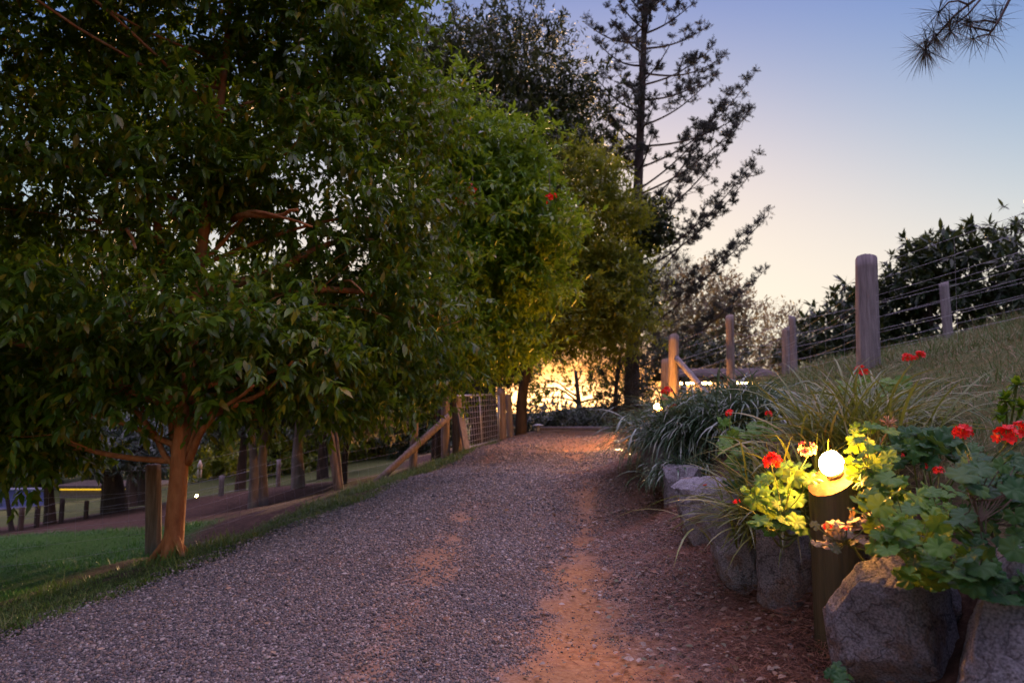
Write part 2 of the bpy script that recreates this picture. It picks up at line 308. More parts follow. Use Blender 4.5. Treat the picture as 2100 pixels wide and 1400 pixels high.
def build_road():
    ys = np.concatenate([np.arange(.6, 6, .03), np.arange(6, 21, .1)]); ts = np.linspace(0, 1, 150)
    Y, T = np.meshgrid(ys, ts, indexing='ij'); L0 = road_l(Y)+.12*fbm(xy3(Y*1.3, Y*0), 60, 4); R0 = road_r(Y)+.08*fbm(xy3(Y*1.6, Y*0+5), 61, 4)
    X = L0+(R0-L0)*T; Z = RH(X, Y); ed = np.minimum(T, 1-T); Z -= (1-sstep(0, .03, ed))*.05
    a, b_ = X.shape; V = np.stack([X, Y, Z], -1).reshape(-1, 3)
    i = (np.arange(a-1)[:, None]*b_+np.arange(b_-1)[None, :]).ravel()
    me = mesh_raw('driveway', V, np.stack([i, i+1, i+b_+1, i+b_], -1), np.full(len(i), 4))
    ca = me.color_attributes.new('zone', 'FLOAT_COLOR', 'POINT'); c = np.ones((len(V), 4), np.float32)
    c[:, 0] = sand_mask(X, Y).ravel(); c[:, 1] = np.clip(bare(X, Y), 0, 1).ravel()*.8; c[:, 2] = litt(X, Y).ravel(); ca.data.foreach_set('color', c.ravel())
    m, N, L, b = newmat('gravel_bed')
    at = N.new('ShaderNodeAttribute'); at.attribute_name = 'zone'; sp = N.new('ShaderNodeSeparateColor'); L.new(at.outputs['Color'], sp.inputs[0])
    tc = N.new('ShaderNodeTexCoord')
    vo = N.new('ShaderNodeTexVoronoi'); vo.inputs['Scale'].default_value = 75; L.new(tc.outputs['Object'], vo.inputs[0])
    sc = N.new('ShaderNodeSeparateColor'); L.new(vo.outputs['Color'], sc.inputs[0])
    gv = ramp(N, [(0, (.07, .06, .055)), (.35, (.15, .125, .11)), (.65, (.24, .19, .16)), (.9, (.34, .28, .23)), (1, (.5, .45, .4))]); L.new(sc.outputs[0], gv.inputs[0])
    n1 = N.new('ShaderNodeTexNoise'); n1.inputs['Scale'].default_value = 40; n1.inputs['Detail'].default_value = 9; n1.inputs['Roughness'].default_value = .7; L.new(tc.outputs['Object'], n1.inputs[0])
    sd_ = ramp(N, [(.3, (.24, .10, .035)), (.5, (.42, .20, .075)), (.7, (.52, .28, .12))]); L.new(n1.outputs[0], sd_.inputs[0])
    ds = ramp(N, [(.3, (.11, .065, .045)), (.6, (.24, .15, .10))]); L.new(n1.outputs[0], ds.inputs[0])
    n4 = N.new('ShaderNodeTexNoise'); n4.inputs['Scale'].default_value = 3; n4.inputs['Detail'].default_value = 6; L.new(tc.outputs['Object'], n4.inputs[0])
    dustw = N.new('ShaderNodeMapRange'); dustw.inputs[1].default_value = .40; dustw.inputs[2].default_value = .7; L.new(n4.outputs[0], dustw.inputs[0])
    m0 = N.new('ShaderNodeMix'); m0.data_type = 'RGBA'; mul = N.new('ShaderNodeMath'); mul.operation = 'MULTIPLY'; mul.inputs[1].default_value = .85; L.new(dustw.outputs[0], mul.inputs[0])
    L.new(mul.outputs[0], m0.inputs[0]); L.new(gv.outputs[0], m0.inputs[6]); L.new(ds.outputs[0], m0.inputs[7])
    m1 = N.new('ShaderNodeMix'); m1.data_type = 'RGBA'; mu = N.new('ShaderNodeMath'); mu.operation = 'MULTIPLY'; mu.inputs[1].default_value = .6; L.new(sp.outputs[1], mu.inputs[0]); L.new(mu.outputs[0], m1.inputs[0]); L.new(m0.outputs[2], m1.inputs[6]); L.new(sd_.outputs[0], m1.inputs[7])
    lt = ramp(N, [(.3, (.06, .032, .022)), (.5, (.12, .058, .038)), (.68, (.20, .11, .07))]); L.new(n1.outputs[0], lt.inputs[0]); m3 = N.new('ShaderNodeMix'); m3.data_type = 'RGBA'; L.new(sp.outputs[2], m3.inputs[0]); L.new(m1.outputs[2], m3.inputs[6]); L.new(lt.outputs[0], m3.inputs[7])
    m2 = N.new('ShaderNodeMix'); m2.data_type = 'RGBA'; L.new(sp.outputs[0], m2.inputs[0]); L.new(m3.outputs[2], m2.inputs[6]); L.new(sd_.outputs[0], m2.inputs[7])
    L.new(m2.outputs[2], b.inputs['Base Color']); b.inputs['Roughness'].default_value = .85; b.inputs['Specular IOR Level'].default_value = .25
    inv = N.new('ShaderNodeMath'); inv.operation = 'SUBTRACT'; inv.inputs[0].default_value = .6; L.new(vo.outputs['Distance'], inv.inputs[1])
    bp = N.new('ShaderNodeBump'); bp.inputs['Distance'].default_value = .012; bp.inputs['Strength'].default_value = .9
    im = N.new('ShaderNodeMath'); im.operation = 'SUBTRACT'; im.inputs[0].default_value = 1; L.new(sp.outputs[0], im.inputs[1]); L.new(im.outputs[0], bp.inputs['Strength'])
    L.new(inv.outputs[0], bp.inputs['Height'])
    bp2 = N.new('ShaderNodeBump'); bp2.inputs['Distance'].default_value = .006; bp2.inputs['Strength'].default_value = .6; L.new(n1.outputs[0], bp2.inputs['Height']); L.new(bp.outputs[0], bp2.inputs['Normal']); L.new(bp2.outputs[0], b.inputs['Normal'])
    o = link('driveway', me, m); tag(o, 'gravel driveway with sandy wheel track climbing to the crest', None, None, 'structure')
build_road()
# ---- loose gravel stones
ICO = None
def ico(sub=1):
    import bmesh
    bm = bmesh.new(); bmesh.ops.create_icosphere(bm, subdivisions=sub, radius=1)
    V = np.array([v.co[:] for v in bm.verts]); Fc = [tuple(v.index for v in f.verts) for f in bm.faces]; bm.free(); return V, Fc
def scatter_stones(name, x, y, z, s, mat, label, flat=.6):
    n = len(x); V, Fc = ico(1); k = len(V)
    ax = rng.normal(size=(n, 3, 3)); Q, _ = np.linalg.qr(ax)
    sc = np.stack([rng.uniform(.7, 1.3, n), rng.uniform(.7, 1.1, n), rng.uniform(.45, .85, n)], -1)
    W = V[None]*(1+rng.uniform(-.22, .22, (n, k, 1)))*sc[:, None, :]
    W = np.einsum('nkj,nij->nki', W, Q); W[..., 2] *= .85
    W = W*s[:, None, None]+np.stack([x, y, z+s*.35], -1)[:, None, :]
    o = link(name, mesh_inst(name, W, Fc), mat, smooth=False); return tag(o, label, 'gravel', None, 'stuff')
M['stone'] = leafmat('gravel_stone', [(.035, .03, .03), (.075, .066, .062), (.13, .108, .09), (.19, .15, .118), (.26, .165, .095), (.42, .37, .31), (.09, .08, .078), (.17, .12, .085), (.14, .125, .118)], .55, 0.0)
def gravel():   # denser near the camera, thinning towards the crest
    N = 460000
    y = 1.9+(rng.random(N)**1.75)*14; x = road_l(y)-.25+rng.random(N)*(road_r(y)-road_l(y)+.35)
    # keep those that can be seen
    keep = np.abs(x) < (y*.76+.25); x, y = x[keep], y[keep]
    sm = sand_mask(x, y); n = fbm(xy3(x*3, y*3), 71, 3)
    dens = (.92-.6*sstep(7, 14, y))-sm*.80-.45*sstep(-.1, .5, n)-np.clip(bare(x, y), 0, 1)*.35-litt(x, y)*.62
    e = np.minimum(x-road_l(y), road_r(y)-x)+.15*n
    dens *= .12+.88*sstep(-.1, .25, e)
    k = rng.random(len(x)) < np.clip(dens, .03, 1); x, y = x[k], y[k]
    s = (.0040+.0055*rng.random(len(x))**2.5)*(1+.10*np.maximum(y-3, 0)); big = rng.random(len(x)) < .02; s = np.where(big, s*1.5, s)
    s = np.where(sand_mask(x, y) > .5, s*.7, s)
    scatter_stones('gravel', x, y, RH(x, y), s, M['stone'], 'loose grey gravel stones spread over the driveway')
gravel()
# ------------------------------------------------------------------ leaves and sprigs
LEAF6 = (np.array([(0, 0, 0), (-.5, .3, .12), (.5, .3, .12), (-.42, .62, .06), (.42, .62, .06), (0, 1, -.16), (0, .3, 0), (0, .65, -.03)]),
         [(0, 6, 1), (0, 2, 6), (1, 6, 7, 3), (6, 2, 4, 7), (3, 7, 5), (7, 4, 5)])
LEAF4 = (np.array([(0, 0, 0), (-.5, .45, .12), (.5, .45, .12), (0, 1, -.08)]), [(0, 3, 1), (0, 2, 3)])
def place_leaves(pos, d, up, L, wd, tmpl):
    d = nrm(d); s = nrm(np.cross(d, up)); nn = np.cross(s, d)
    T = tmpl[0]; return pos[:, None]+(T[None, :, 0:1]*(wd*L)[:, None, None])*s[:, None]+(T[None, :, 1:2]*L[:, None, None])*d[:, None]+(T[None, :, 2:3]*(wd*L)[:, None, None])*nn[:, None]
def rand_dirs(n): return nrm(rng.normal(size=(n, 3)))
def sprigs(pts, out, per, slen, leaf, wd, droop, spread=.9, jit=.25, tmpl=LEAF4, rosette=False):
    """pts (n,3) sprig origins, out (n,3) growth direction"""
    n = len(pts); t = rng.random((n, per)) if not rosette else rng.random((n, per))**.3
    ax = nrm(out+rng.normal(size=(n, 3))*.35); base = pts[:, None]+ax[:, None]*(t*slen)[..., None]
    base[..., 2] -= droop*.4*slen*t*t
    rd = rand_dirs(n*per).reshape(n, per, 3)
    d = ax[:, None]*.55+rd*spread; d[..., 2] -= droop
    up = np.zeros((n*per, 3)); up[:, 2] = 1; up += rng.normal(size=up.shape)*jit+nrm(out).repeat(per, 0)*.35
    Ls = leaf*rng.uniform(.6, 1.25, n*per)*rng.uniform(.65, 1.3, n).repeat(per)
    return place_leaves(base.reshape(-1, 3), d.reshape(-1, 3), up, Ls, np.full(n*per, wd), tmpl)
def in_blobs(blobs, n, shell=.45, gap=.0, gs=1.2, seed=1, ncl=0, cr=.2):
    if ncl:
        c, dc = in_blobs(blobs, ncl, shell, gap, gs, seed); k = rng.integers(0, len(c), n); o = rng.normal(size=(n, 3))*np.array((1, 1, .55))*cr*rng.uniform(.6, 1.3, len(c))[k][:, None]
        return c[k]+o, nrm(dc[k]*.8+nrm(o)*.7+np.array((0, 0, .25)))
    """blobs: list (center, (rx,ry,rz)). points biased to the outside, thinned by noise"""
    C = np.array([b[0] for b in blobs]); Rr = np.array([b[1] for b in blobs], float)
    wgt = (Rr[:, 0]*Rr[:, 2]+Rr[:, 0]*Rr[:, 1]); wgt = wgt/wgt.sum()
    m = int(n*1.6); k = rng.choice(len(blobs), m, p=wgt)
    d = rand_dirs(m); r = rng.random(m)**shell
    p = C[k]+d*Rr[k]*r[:, None]*(1+.22*noise3(d*2.1+k[:, None]*7.7, seed)[:, None])
    q = fbm(p*gs, seed+3, 2); keep = q > gap-.5
    p, d = p[keep][:n], d[keep][:n]
    return p, d
def pxblob(px, py, D, rx, ry, rd): return (P(px, py, D), (rx/F*D, rd, ry/F*D))
def limb(mb, a, b, r0, r1, bend=.15, n=9, sides=7, seed=0):
    a, b = np.array(a, float), np.array(b, float); t = np.linspace(0, 1, n)[:, None]
    rr = np.random.default_rng(seed); L = np.linalg.norm(b-a)
    off = rr.normal(size=3)*bend*L; off2 = rr.normal(size=3)*bend*.4*L
    pts = a+(b-a)*t+off*np.sin(t*math.pi)*.5+off2*np.sin(t*math.pi*2.3)*.5; pts[:, 2] += .08*L*np.sin(t[:, 0]*math.pi)*.5
    pts[-1] = b; mb.tube(pts, np.linspace(r0, r1, n), sides, wob=.05, seed=seed); return pts
def tree(name, label, trunk, radii, blobs, lp, nspr, bark, leafm, cat='tree', group=None, gap=0., gs=1.2, shell=.45, limbs=True, seed=1, extra=None, nlimb=None, tsides=14, ncl=0, cr=.2):
    """trunk: list of world points; lp: dict per,slen,leaf,wd,droop,tmpl"""
    trunk = np.array(trunk, float); e = empty(name, trunk[0], label, cat, group)
    mb = MB(); k = np.linspace(0, len(trunk)-1, max(12, len(trunk)*4)); sm = np.stack([np.interp(k, range(len(trunk)), trunk[:, i]) for i in range(3)], -1)
    for _ in range(3): sm[1:-1] = (sm[:-2]+2*sm[1:-1]+sm[2:])/4
    rad = np.interp(k, range(len(trunk)), radii)
    mb.tube(sm, rad, tsides, wob=.05, seed=seed)
    if limbs:
        for i, (c, r) in enumerate(blobs[:nlimb]):
            j = int(np.clip(np.argmin(np.abs(sm[:, 2]-(c[2]-r[2]*.9))), len(sm)*.25, len(sm)-1)); r0 = rad[j]*.45
            pts = limb(mb, sm[j], c, r0, r0*.25, .12, 10, 7, seed*100+i)
            for q in range(5):
                s = pts[rng.integers(4, 10)]; d = rand_dirs(1)[0]*np.array(r)*.85
                limb(mb, s, c+d, r0*.28, r0*.06, .15, 7, 5, seed*1000+i*9+q)
    if extra: extra(mb)
    mb.build('trunk', bark, e)
    p, d = in_blobs(blobs, nspr, shell, gap, gs, seed, ncl, cr)
    V = sprigs(p, d, lp.get('per', 9), lp['slen'], lp['leaf'], lp['wd'], lp['droop'], tmpl=lp.get('tmpl', LEAF4), spread=lp.get('spread', .9), rosette=lp.get('rosette', False))
    link('crown', mesh_inst('crown', V, lp.get('tmpl', LEAF4)[1]), leafm, e, smooth=False)
    return e
def gz(p, dz=0.): return np.array((p[0], p[1], h(p[0], p[1])+dz))
# ------------------------------------------------------------------ big tree on the left
def big_tree():
    B = [(170, 90, 6.6, 270, 210, 1.6), (450, 110, 6.6, 250, 220, 1.6), (700, 130, 7, 190, 220, 1.5), (820, 270, 7.6, 120, 150, 1.2), (590, 380, 6.3, 240, 190, 1.4), (300, 380, 6, 250, 190, 1.5),
         (50, 400, 6.2, 200, 210, 1.6), (850, 470, 7.6, 115, 150, 1.2), (890, 650, 8, 95, 115, 1.0), (740, 620, 6.6, 160, 130, 1.1), (500, 650, 5.4, 210, 110, 1.0), (250, 640, 5.6, 220, 150, 1.2),
         (40, 700, 6, 190, 170, 1.4), (620, 740, 5.6, 130, 75, .8), (800, 770, 7.6, 90, 60, .8), (480, 760, 6, 110, 55, .7), (90, 830, 6.5, 190, 90, 1.0), (250, 800, 5.6, 90, 55, .6), (110, 885, 6.4, 180, 50, .8), (520, 800, 5.7, 130, 42, .6), (650, 815, 6.3, 120, 40, .6), (780, 815, 7.5, 90, 38, .6), (290, 845, 5.9, 45, 28, .4),
         (-280, 150, 6, 260, 350, 1.7), (-300, 620, 6, 240, 250, 1.7), (350, -260, 6, 420, 180, 2), (760, -140, 6.8, 130, 120, 1.3), (-200, -200, 4.5, 300, 300, 1.6)]  # crown carried past the frame edges, added to darken the left
    bl = [pxblob(*b) for b in B]+[(np.array((-4.6, 3.6, 5.2)), (1.7, 1.5, .9)), (np.array((-5.2, 1.4, 5.0)), (1.9, 1.6, .9)), (np.array((-3.2, 4.6, 5.9)), (1.4, 1.3, .8))]  # unseen overhead crown added to block sky light from the left side
    tr = [gz(P(350, 1142, 5.5), -.1), P(358, 1080, 5.5), P(366, 980, 5.5), P(376, 860, 5.5), P(390, 780, 5.6), P(400, 600, 5.8), P(430, 400, 6.1), P(460, 150, 6.4), P(480, -100, 6.6)]
    def ex(mb):
        limb(mb, P(385, 950, 5.5), P(440, 850, 5.3), .03, .024, .05, 8, 8, 5); limb(mb, P(440, 850, 5.3), P(600, 740, 5.3), .024, .010, .08, 8, 7, 6)
        limb(mb, P(386, 930, 5.5), P(410, 850, 5.4), .02, .008, .04, 8, 7, 7); limb(mb, P(440, 852, 5.3), P(520, 790, 5.0), .02, .01, .05, 8, 7, 17)
        limb(mb, P(355, 950, 5.5), P(322, 900, 5.6), .024, .02, .06, 8, 8, 8); limb(mb, P(322, 900, 5.6), P(250, 780, 5.6), .03, .012, .08, 8, 8, 9)
        limb(mb, P(366, 975, 5.56), P(352, 780, 5.9), .038, .034, .03, 9, 10, 10); limb(mb, P(352, 780, 5.9), P(300, 380, 6.2), .055, .02, .05, 9, 9, 11)
        limb(mb, P(400, 600, 5.8), P(850, 500, 7.4), .05, .015, .08, 10, 8, 12); limb(mb, P(395, 640, 5.7), P(890, 650, 7.8), .05, .012, .07, 10, 8, 13)
        limb(mb, P(480, 450, 5.9), P(610, 430, 5.0), .03, .012, .06, 9, 8, 14); limb(mb, P(490, 445, 5.8), P(640, 465, 5.0), .02, .008, .06, 9, 8, 15)
        limb(mb, P(705, 575, 6), P(745, 600, 5.6), .012, .006, .1, 8, 6, 16); limb(mb, P(260, 470, 5.2), P(278, 510, 5), .015, .012, .05, 8, 6, 19)
        for dx, s in ((-60, 1), (45, 2), (-20, 3), (25, 4)):   # root flare
            limb(mb, P(352, 1085, 5.48), gz(P(352+dx, 1150, 5.5-(.12 if s > 2 else 0)), -.06), .038, .015, .06, 7, 9, 20+s)
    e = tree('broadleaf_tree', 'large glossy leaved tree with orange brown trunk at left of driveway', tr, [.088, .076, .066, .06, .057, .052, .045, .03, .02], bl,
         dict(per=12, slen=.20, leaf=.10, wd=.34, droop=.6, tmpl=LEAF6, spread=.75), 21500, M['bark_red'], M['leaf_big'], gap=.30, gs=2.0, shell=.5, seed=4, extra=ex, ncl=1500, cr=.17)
big_tree()
def mid_trees():
    # bright green tree by the gate
    B = [(1030, 330, 11, 90, 70, 1.2), (1010, 430, 10.5, 110, 80, 1.2), (1090, 460, 11, 75, 80, 1), (990, 560, 10.5, 90, 90, 1.1), (1080, 560, 11, 70, 70, 1), (960, 700, 11, 90, 60, .9), (1040, 690, 11, 60, 50, .8), (930, 300, 11, 90, 120, 1.2), (900, 760, 11, 70, 50, .8)]
    tree('broadleaf_tree', 'bright green tree behind the farm gate with a few red blossoms', [gz(P(905, 935, 14), -.1), P(908, 850, 13.5), P(930, 700, 12.5), P(980, 500, 11.5), P(1010, 330, 11.3)], [.14, .12, .1, .07, .02],
         [pxblob(*b) for b in B], dict(per=10, slen=.25, leaf=.13, wd=.36, droop=.35), 5600, M['bark_dark'], M['leaf_bright'], gap=.2, gs=1.3, seed=12, ncl=520, cr=.2)
    # tall dark tree
    B = [(1080, 110, 19, 90, 70, 1.6), (960, 130, 18, 110, 75, 1.7), (1000, 220, 18, 170, 80, 1.8), (1130, 230, 19, 100, 90, 1.7), (1170, 320, 19, 80, 90, 1.5), (1050, 330, 17, 140, 90, 1.8), (900, 230, 17, 90, 150, 1.6), (870, 110, 18, 60, 50, 1.2), (1010, 450, 18, 150, 110, 1.8), (1130, 600, 18, 120, 110, 1.5), (1000, 640, 18, 130, 90, 1.6), (1180, 450, 19, 70, 90, 1.3)]
    tree('broadleaf_tree', 'tall dark fine leaved tree rising behind the bright green tree', [gz(P(985, 890, 19), -.1), P(990, 760, 19), P(1010, 600, 18.5), P(1050, 350, 18.2), P(1070, 120, 18.5)], [.3, .24, .2, .12, .03],
         [pxblob(*b) for b in B], dict(per=12, slen=.42, leaf=.16, wd=.34, droop=.0), 8000, M['bark_dark'], M['leaf_dark'], gap=.17, gs=.9, seed=22, ncl=700, cr=.34)
    # yellow green tree at the right of the mass
    B = [(1195, 370, 16, 70, 60, 1.1), (1230, 470, 16, 80, 60, 1.2), (1150, 520, 16, 100, 70, 1.3), (1250, 570, 16, 60, 70, 1.1), (1190, 650, 16, 100, 80, 1.3), (1100, 690, 16, 70, 40, 1.0), (1265, 660, 16, 50, 60, 1), (1080, 640, 15.5, 90, 70, 1.1), (1220, 400, 16, 40, 60, 1)]
    tree('broadleaf_tree', 'olive yellow fine leaved tree left of the tall pine trunk', [gz(P(1068, 870, 17), -.1), P(1070, 790, 17), P(1110, 680, 16.5), P(1180, 540, 16), P(1200, 380, 16)], [.16, .13, .1, .06, .02],
         [pxblob(*b) for b in B], dict(per=12, slen=.34, leaf=.115, wd=.36, droop=.0), 6000, M['bark_dark'], M['leaf_yellow'], gap=.24, gs=1.2, seed=32, ncl=600, cr=.26)
    B = [(1300, 440, 17.5, 50, 45, .8), (1330, 470, 17.5, 40, 30, .8), (1285, 590, 17.5, 50, 60, .9), (1255, 620, 17, 40, 50, .8)]
    tree('creeper', 'dark green leafy creeper climbing the tall pine trunk', [gz(P(1290, 880, 18.9), -.1), P(1296, 750, 18.8), P(1300, 600, 18.6), P(1303, 430, 18.5)], [.05, .04, .03, .02],
         [pxblob(*b) for b in B], dict(per=10, slen=.3, leaf=.16, wd=.5, droop=.3), 800, M['bark_dark'], M['leaf_loquat'], cat='climber', gap=.2, seed=33)
    # low pine foliage beneath, in front of the sunset
    B = [(1250, 800, 18, 60, 30, 1), (1180, 720, 19, 60, 25, 1), (1230, 745, 19, 50, 25, 1), (1290, 700, 19, 70, 60, 1.2), (1340, 620, 20, 60, 70, 1.3), (1290, 800, 18, 40, 40, .8), (1370, 560, 20, 50, 40, 1)]
    tree('pine_tree', 'low dark young pine beneath the tall pine at the crest', [gz(P(1262, 880, 18.2), -.1), P(1262, 800, 18.2), P(1275, 700, 18.6), P(1330, 600, 19.5)], [.07, .06, .04, .02],
         [pxblob(*b) for b in B], dict(per=16, slen=.35, leaf=.17, wd=.09, droop=.0), 1500, M['bark_dark'], M['needle'], gap=.22, seed=34)
mid_trees()
def added_shade_trees():   # unseen trees added outside the view to shade the left verge and nearest boulders
    B = [((-6.8, 2.4, 5.0), (1.9, 1.7, 1.7)), ((-5.6, .2, 5.6), (2.1, 1.8, 1.6)), ((-7.5, -1.5, 5.0), (2.2, 2, 2)), ((-4.6, 2.6, 6.4), (1.9, 1.7, 1.1)), ((-8.5, 4.5, 6.2), (2, 1.9, 1.8)), ((-3.6, .2, 6.6), (1.6, 1.6, .9)), ((-5.2, 5.6, 7.7), (2.3, 2, .9)), ((-8, 7.5, 8.8), (2.6, 2.2, 1)), ((-6.6, 3.8, 7.7), (2.5, 2.2, 1.0)), ((-4.4, 3.6, 7.4), (1.5, 1.5, .8)), ((-4.2, 6.4, 8.7), (2.0, 2.0, .9))]
    tree('broadleaf_tree', 'unseen leafy tree added past the left edge to shade the verge', [(-7.2, -.2, h(-7.2, -.2)-.1), (-7.1, -.1, 2), (-6.8, .6, 5)], [.16, .13, .06], [(np.array(c), r) for c, r in B], dict(per=12, slen=.4, leaf=.26, wd=.4, droop=.4), 4900, M['bark_red'], M['leaf_big'], gap=.05, seed=401)
    B = [((4.6, -1.2, 5.2), (1.6, 1.5, .9)), ((3.0, -1.8, 5.6), (1.6, 1.3, .8)), ((5.6, 1.0, 6.0), (1.5, 1.5, .8))]
    tree('pine_tree', 'unseen pine added past the right edge to shade the nearest boulders', [(6.2, -1.2, h(6.2, -1.2)-.1), (6.1, -1.2, 4), (5.4, -.9, 7.5)], [.16, .13, .05], [(np.array(c), r) for c, r in B], dict(per=30, slen=.3, leaf=.2, wd=.06, droop=.1), 900, M['bark_dark'], M['needle'], gap=.05, seed=402)
added_shade_trees()
# ------------------------------------------------------------------ tall pine
def pine():
    D = 19.5
    tr = [(1293, 890), (1296, 760), (1301, 600), (1306, 450), (1312, 300), (1318, 150), (1323, 0), (1326, -120)]
    pts = [P(x, y, D) for x, y in tr]; pts[0] = gz(pts[0], -.1)
    e = empty('pine_tree', pts[0], 'tall open pine with tufted branches against the evening sky', 'pine tree')
    mb = MB(); mb.tube(pts, [.22, .2, .17, .15, .12, .10, .08, .06], 12, wob=.03)
    def tx(y): return np.interp(y, [-120, 0, 150, 300, 450, 600, 760, 890], [1326, 1323, 1318, 1312, 1306, 1301, 1296, 1293])
    # (attach y, tip x, tip y, sag)
    br = [(70, 1420, 8, .1), (100, 1445, 60, .1), (150, 1488, 115, .12), (175, 1460, 100, .1), (205, 1440, 170, .1), (240, 1530, 222-110, .1), (260, 1470, 150, .1), (300, 1540, 225, .12), (345, 1545, 155, .12), (390, 1500, 190, .1),
          (400, 1520, 250, .1), (430, 1460, 250, .1), (470, 1538, 222, .12), (500, 1430, 330, .1), (540, 1552, 325, .12), (560, 1545, 350, .12), (600, 1450, 420, .1), (650, 1576, 440, .1), (690, 1520, 480, .1), (760, 1563, 560, .1),
          (60, 1260, -10, .1), (85, 1200, 48, .18), (110, 1255, 40, .15), (135, 1222, 85, .18), (185, 1262, 140, .15), (230, 1215, 150, .15), (250, 1275, 190, .1), (290, 1228, 200, .12), (310, 1250, 235, .1), (345, 1240, 270, .1), (360, 1262, 330, .1), (300, 1262, 300, .1), (20, 1390, -30, .1), (30, 1270, -40, .1)]
    tufts = []; 
    for k, (ay, tx_, ty_, sag) in enumerate(br):
        if (tx_, ty_) == (1530, 112): continue
        dd = rng.uniform(-1.6, 1.6); a = P(tx(ay), ay, D); b = P(tx_, ty_, D+dd); n = 12; t = np.linspace(0, 1, n)[:, None]
        L = np.linalg.norm(b-a); q = a+(b-a)*t; q[:, 2] -= sag*L*np.sin(t[:, 0]*math.pi)*.75
        mb.tube(q, np.linspace(.035, .010, n), 6)
        m = int(max(7, L*5.6))
        for i in range(m):
            f = 1-(i/m)**.9*.64; j = f*(n-1); j0 = int(min(j, n-2)); c = q[j0]+(q[j0+1]-q[j0])*(j-j0)
            sp = .12+.42*(1-f)
            off = rng.normal(size=3)*np.array((sp*.7, sp, sp*.5)); off[2] = abs(off[2])*.9+.03 if rng.random() < .7 else off[2]*.8
            c2 = c+off
            if np.linalg.norm(off) > .15: mb.tube(np.array([c, (c+c2)/2+(0, 0, -.02), c2]), [.010, .008, .005], 4)
            tufts.append((c2, .9 if f < .9 else 1.25))
    for k in range(34):   # branches towards and away from the viewer
        ay = rng.uniform(-80, 620); a = P(tx(ay), ay, D); s = 1 if k % 2 else -1; L = rng.uniform(.8, 1.9)*(1+max(0, ay)/900)
        b = a+np.array((rng.normal()*.5+.1, s*L, L*.35)); q = a+(b-a)*np.linspace(0, 1, 8)[:, None]; q[:, 2] -= .08*L*np.sin(np.linspace(0, 1, 8)*math.pi)
        mb.tube(q, np.linspace(.035, .01, 8), 5)
        for i in range(int(L*5)): tufts.append((q[rng.integers(3, 8)]+rng.normal(size=3)*.14, 1.0))
    mb.build('trunk', M['bark_dark'], e)
    C = np.array([t[0] for t in tufts]); s = np.array([t[1] for t in tufts]); n = len(C); print('tufts', n)
    # each tuft: short upward finger shoots covered in needles
    K = 9; d = nrm(rng.normal(size=(n, K, 3))*.75+np.array((.12, 0, .75))); L = .17*s[:, None]*rng.uniform(.6, 1.2, (n, K))
    m = 34; t = rng.random((n, K, m)); base = C[:, None, None]+d[:, :, None]*(L[..., None]*t)[..., None]
    nd = d[:, :, None]*.9+rng.normal(size=(n, K, m, 3))*.55
    N = n*K*m; up = rand_dirs(N)
    V = place_leaves(base.reshape(-1, 3), nd.reshape(-1, 3), up, np.full(N, .07), np.full(N, .15), LEAF4)
    link('crown', mesh_inst('crown', V, LEAF4[1]), M['needle'], e, smooth=False)
pine()
# ------------------------------------------------------------------ far and background trees
def simple_tree(name, label, bx, by, D, tx_, ty_, blobs, leafm, bark, r=.12, n=900, leaf=.2, per=10, slen=.4, wd=.38, droop=.2, group=None, gap=.15, seed=1, cat='tree', gs=.9, pts=None, shell=.45, rosette=False, tmpl=LEAF4):
    a = gz(P(bx, by, D), -.1); b = P(tx_, ty_, D)
    mid = (a*.5+b*.5)+np.array((rng.normal()*.06, rng.normal()*.06, 0))
    tree(name, label, pts or [a, mid, b], [r*1.25, r, r*.6] if not pts else np.linspace(r*1.25, r*.4, len(pts)), [pxblob(*q) for q in blobs], dict(per=per, slen=slen, leaf=leaf, wd=wd, droop=droop, rosette=rosette, tmpl=tmpl), n, bark, leafm, cat=cat, group=group, gap=gap, gs=gs, seed=seed, shell=shell)
G = 'trees along the far side of the crest'
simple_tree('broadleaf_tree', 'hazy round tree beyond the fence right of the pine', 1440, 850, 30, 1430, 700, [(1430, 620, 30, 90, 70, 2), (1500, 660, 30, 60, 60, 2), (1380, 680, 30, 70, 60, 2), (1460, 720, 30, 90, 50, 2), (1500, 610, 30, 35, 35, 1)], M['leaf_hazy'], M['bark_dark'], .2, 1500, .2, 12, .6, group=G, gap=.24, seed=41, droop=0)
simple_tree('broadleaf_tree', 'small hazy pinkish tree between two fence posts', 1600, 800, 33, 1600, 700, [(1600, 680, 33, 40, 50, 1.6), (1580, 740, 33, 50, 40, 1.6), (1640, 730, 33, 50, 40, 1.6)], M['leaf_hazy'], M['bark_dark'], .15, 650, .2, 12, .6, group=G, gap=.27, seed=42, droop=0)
simple_tree('broadleaf_tree', 'dark thin tree behind the timber shed', 1400, 850, 27, 1400, 720, [(1400, 730, 27, 80, 40, 1.5), (1340, 760, 26, 60, 45, 1.5), (1480, 745, 27, 60, 30, 1.5)], M['leaf_dark'], M['bark_dark'], .12, 600, .2, 12, .5, group=G, gap=.27, seed=43, droop=0)
simple_tree('broadleaf_tree', 'sparse dark tree with the setting sun glowing through it', 1190, 880, 26, 1180, 760, [(1110, 775, 26, 70, 45, 1.4), (1200, 750, 26, 80, 45, 1.5), (1060, 790, 26, 60, 40, 1.4), (1250, 800, 26, 50, 25, 1.2), (1290, 820, 26, 60, 30, 1.4), (1120, 815, 26, 50, 20, 1)], M['leaf_yellow'], M['bark_dark'], .1, 380, .13, 14, .35, .62, group=G, gap=.30, seed=44, droop=0)
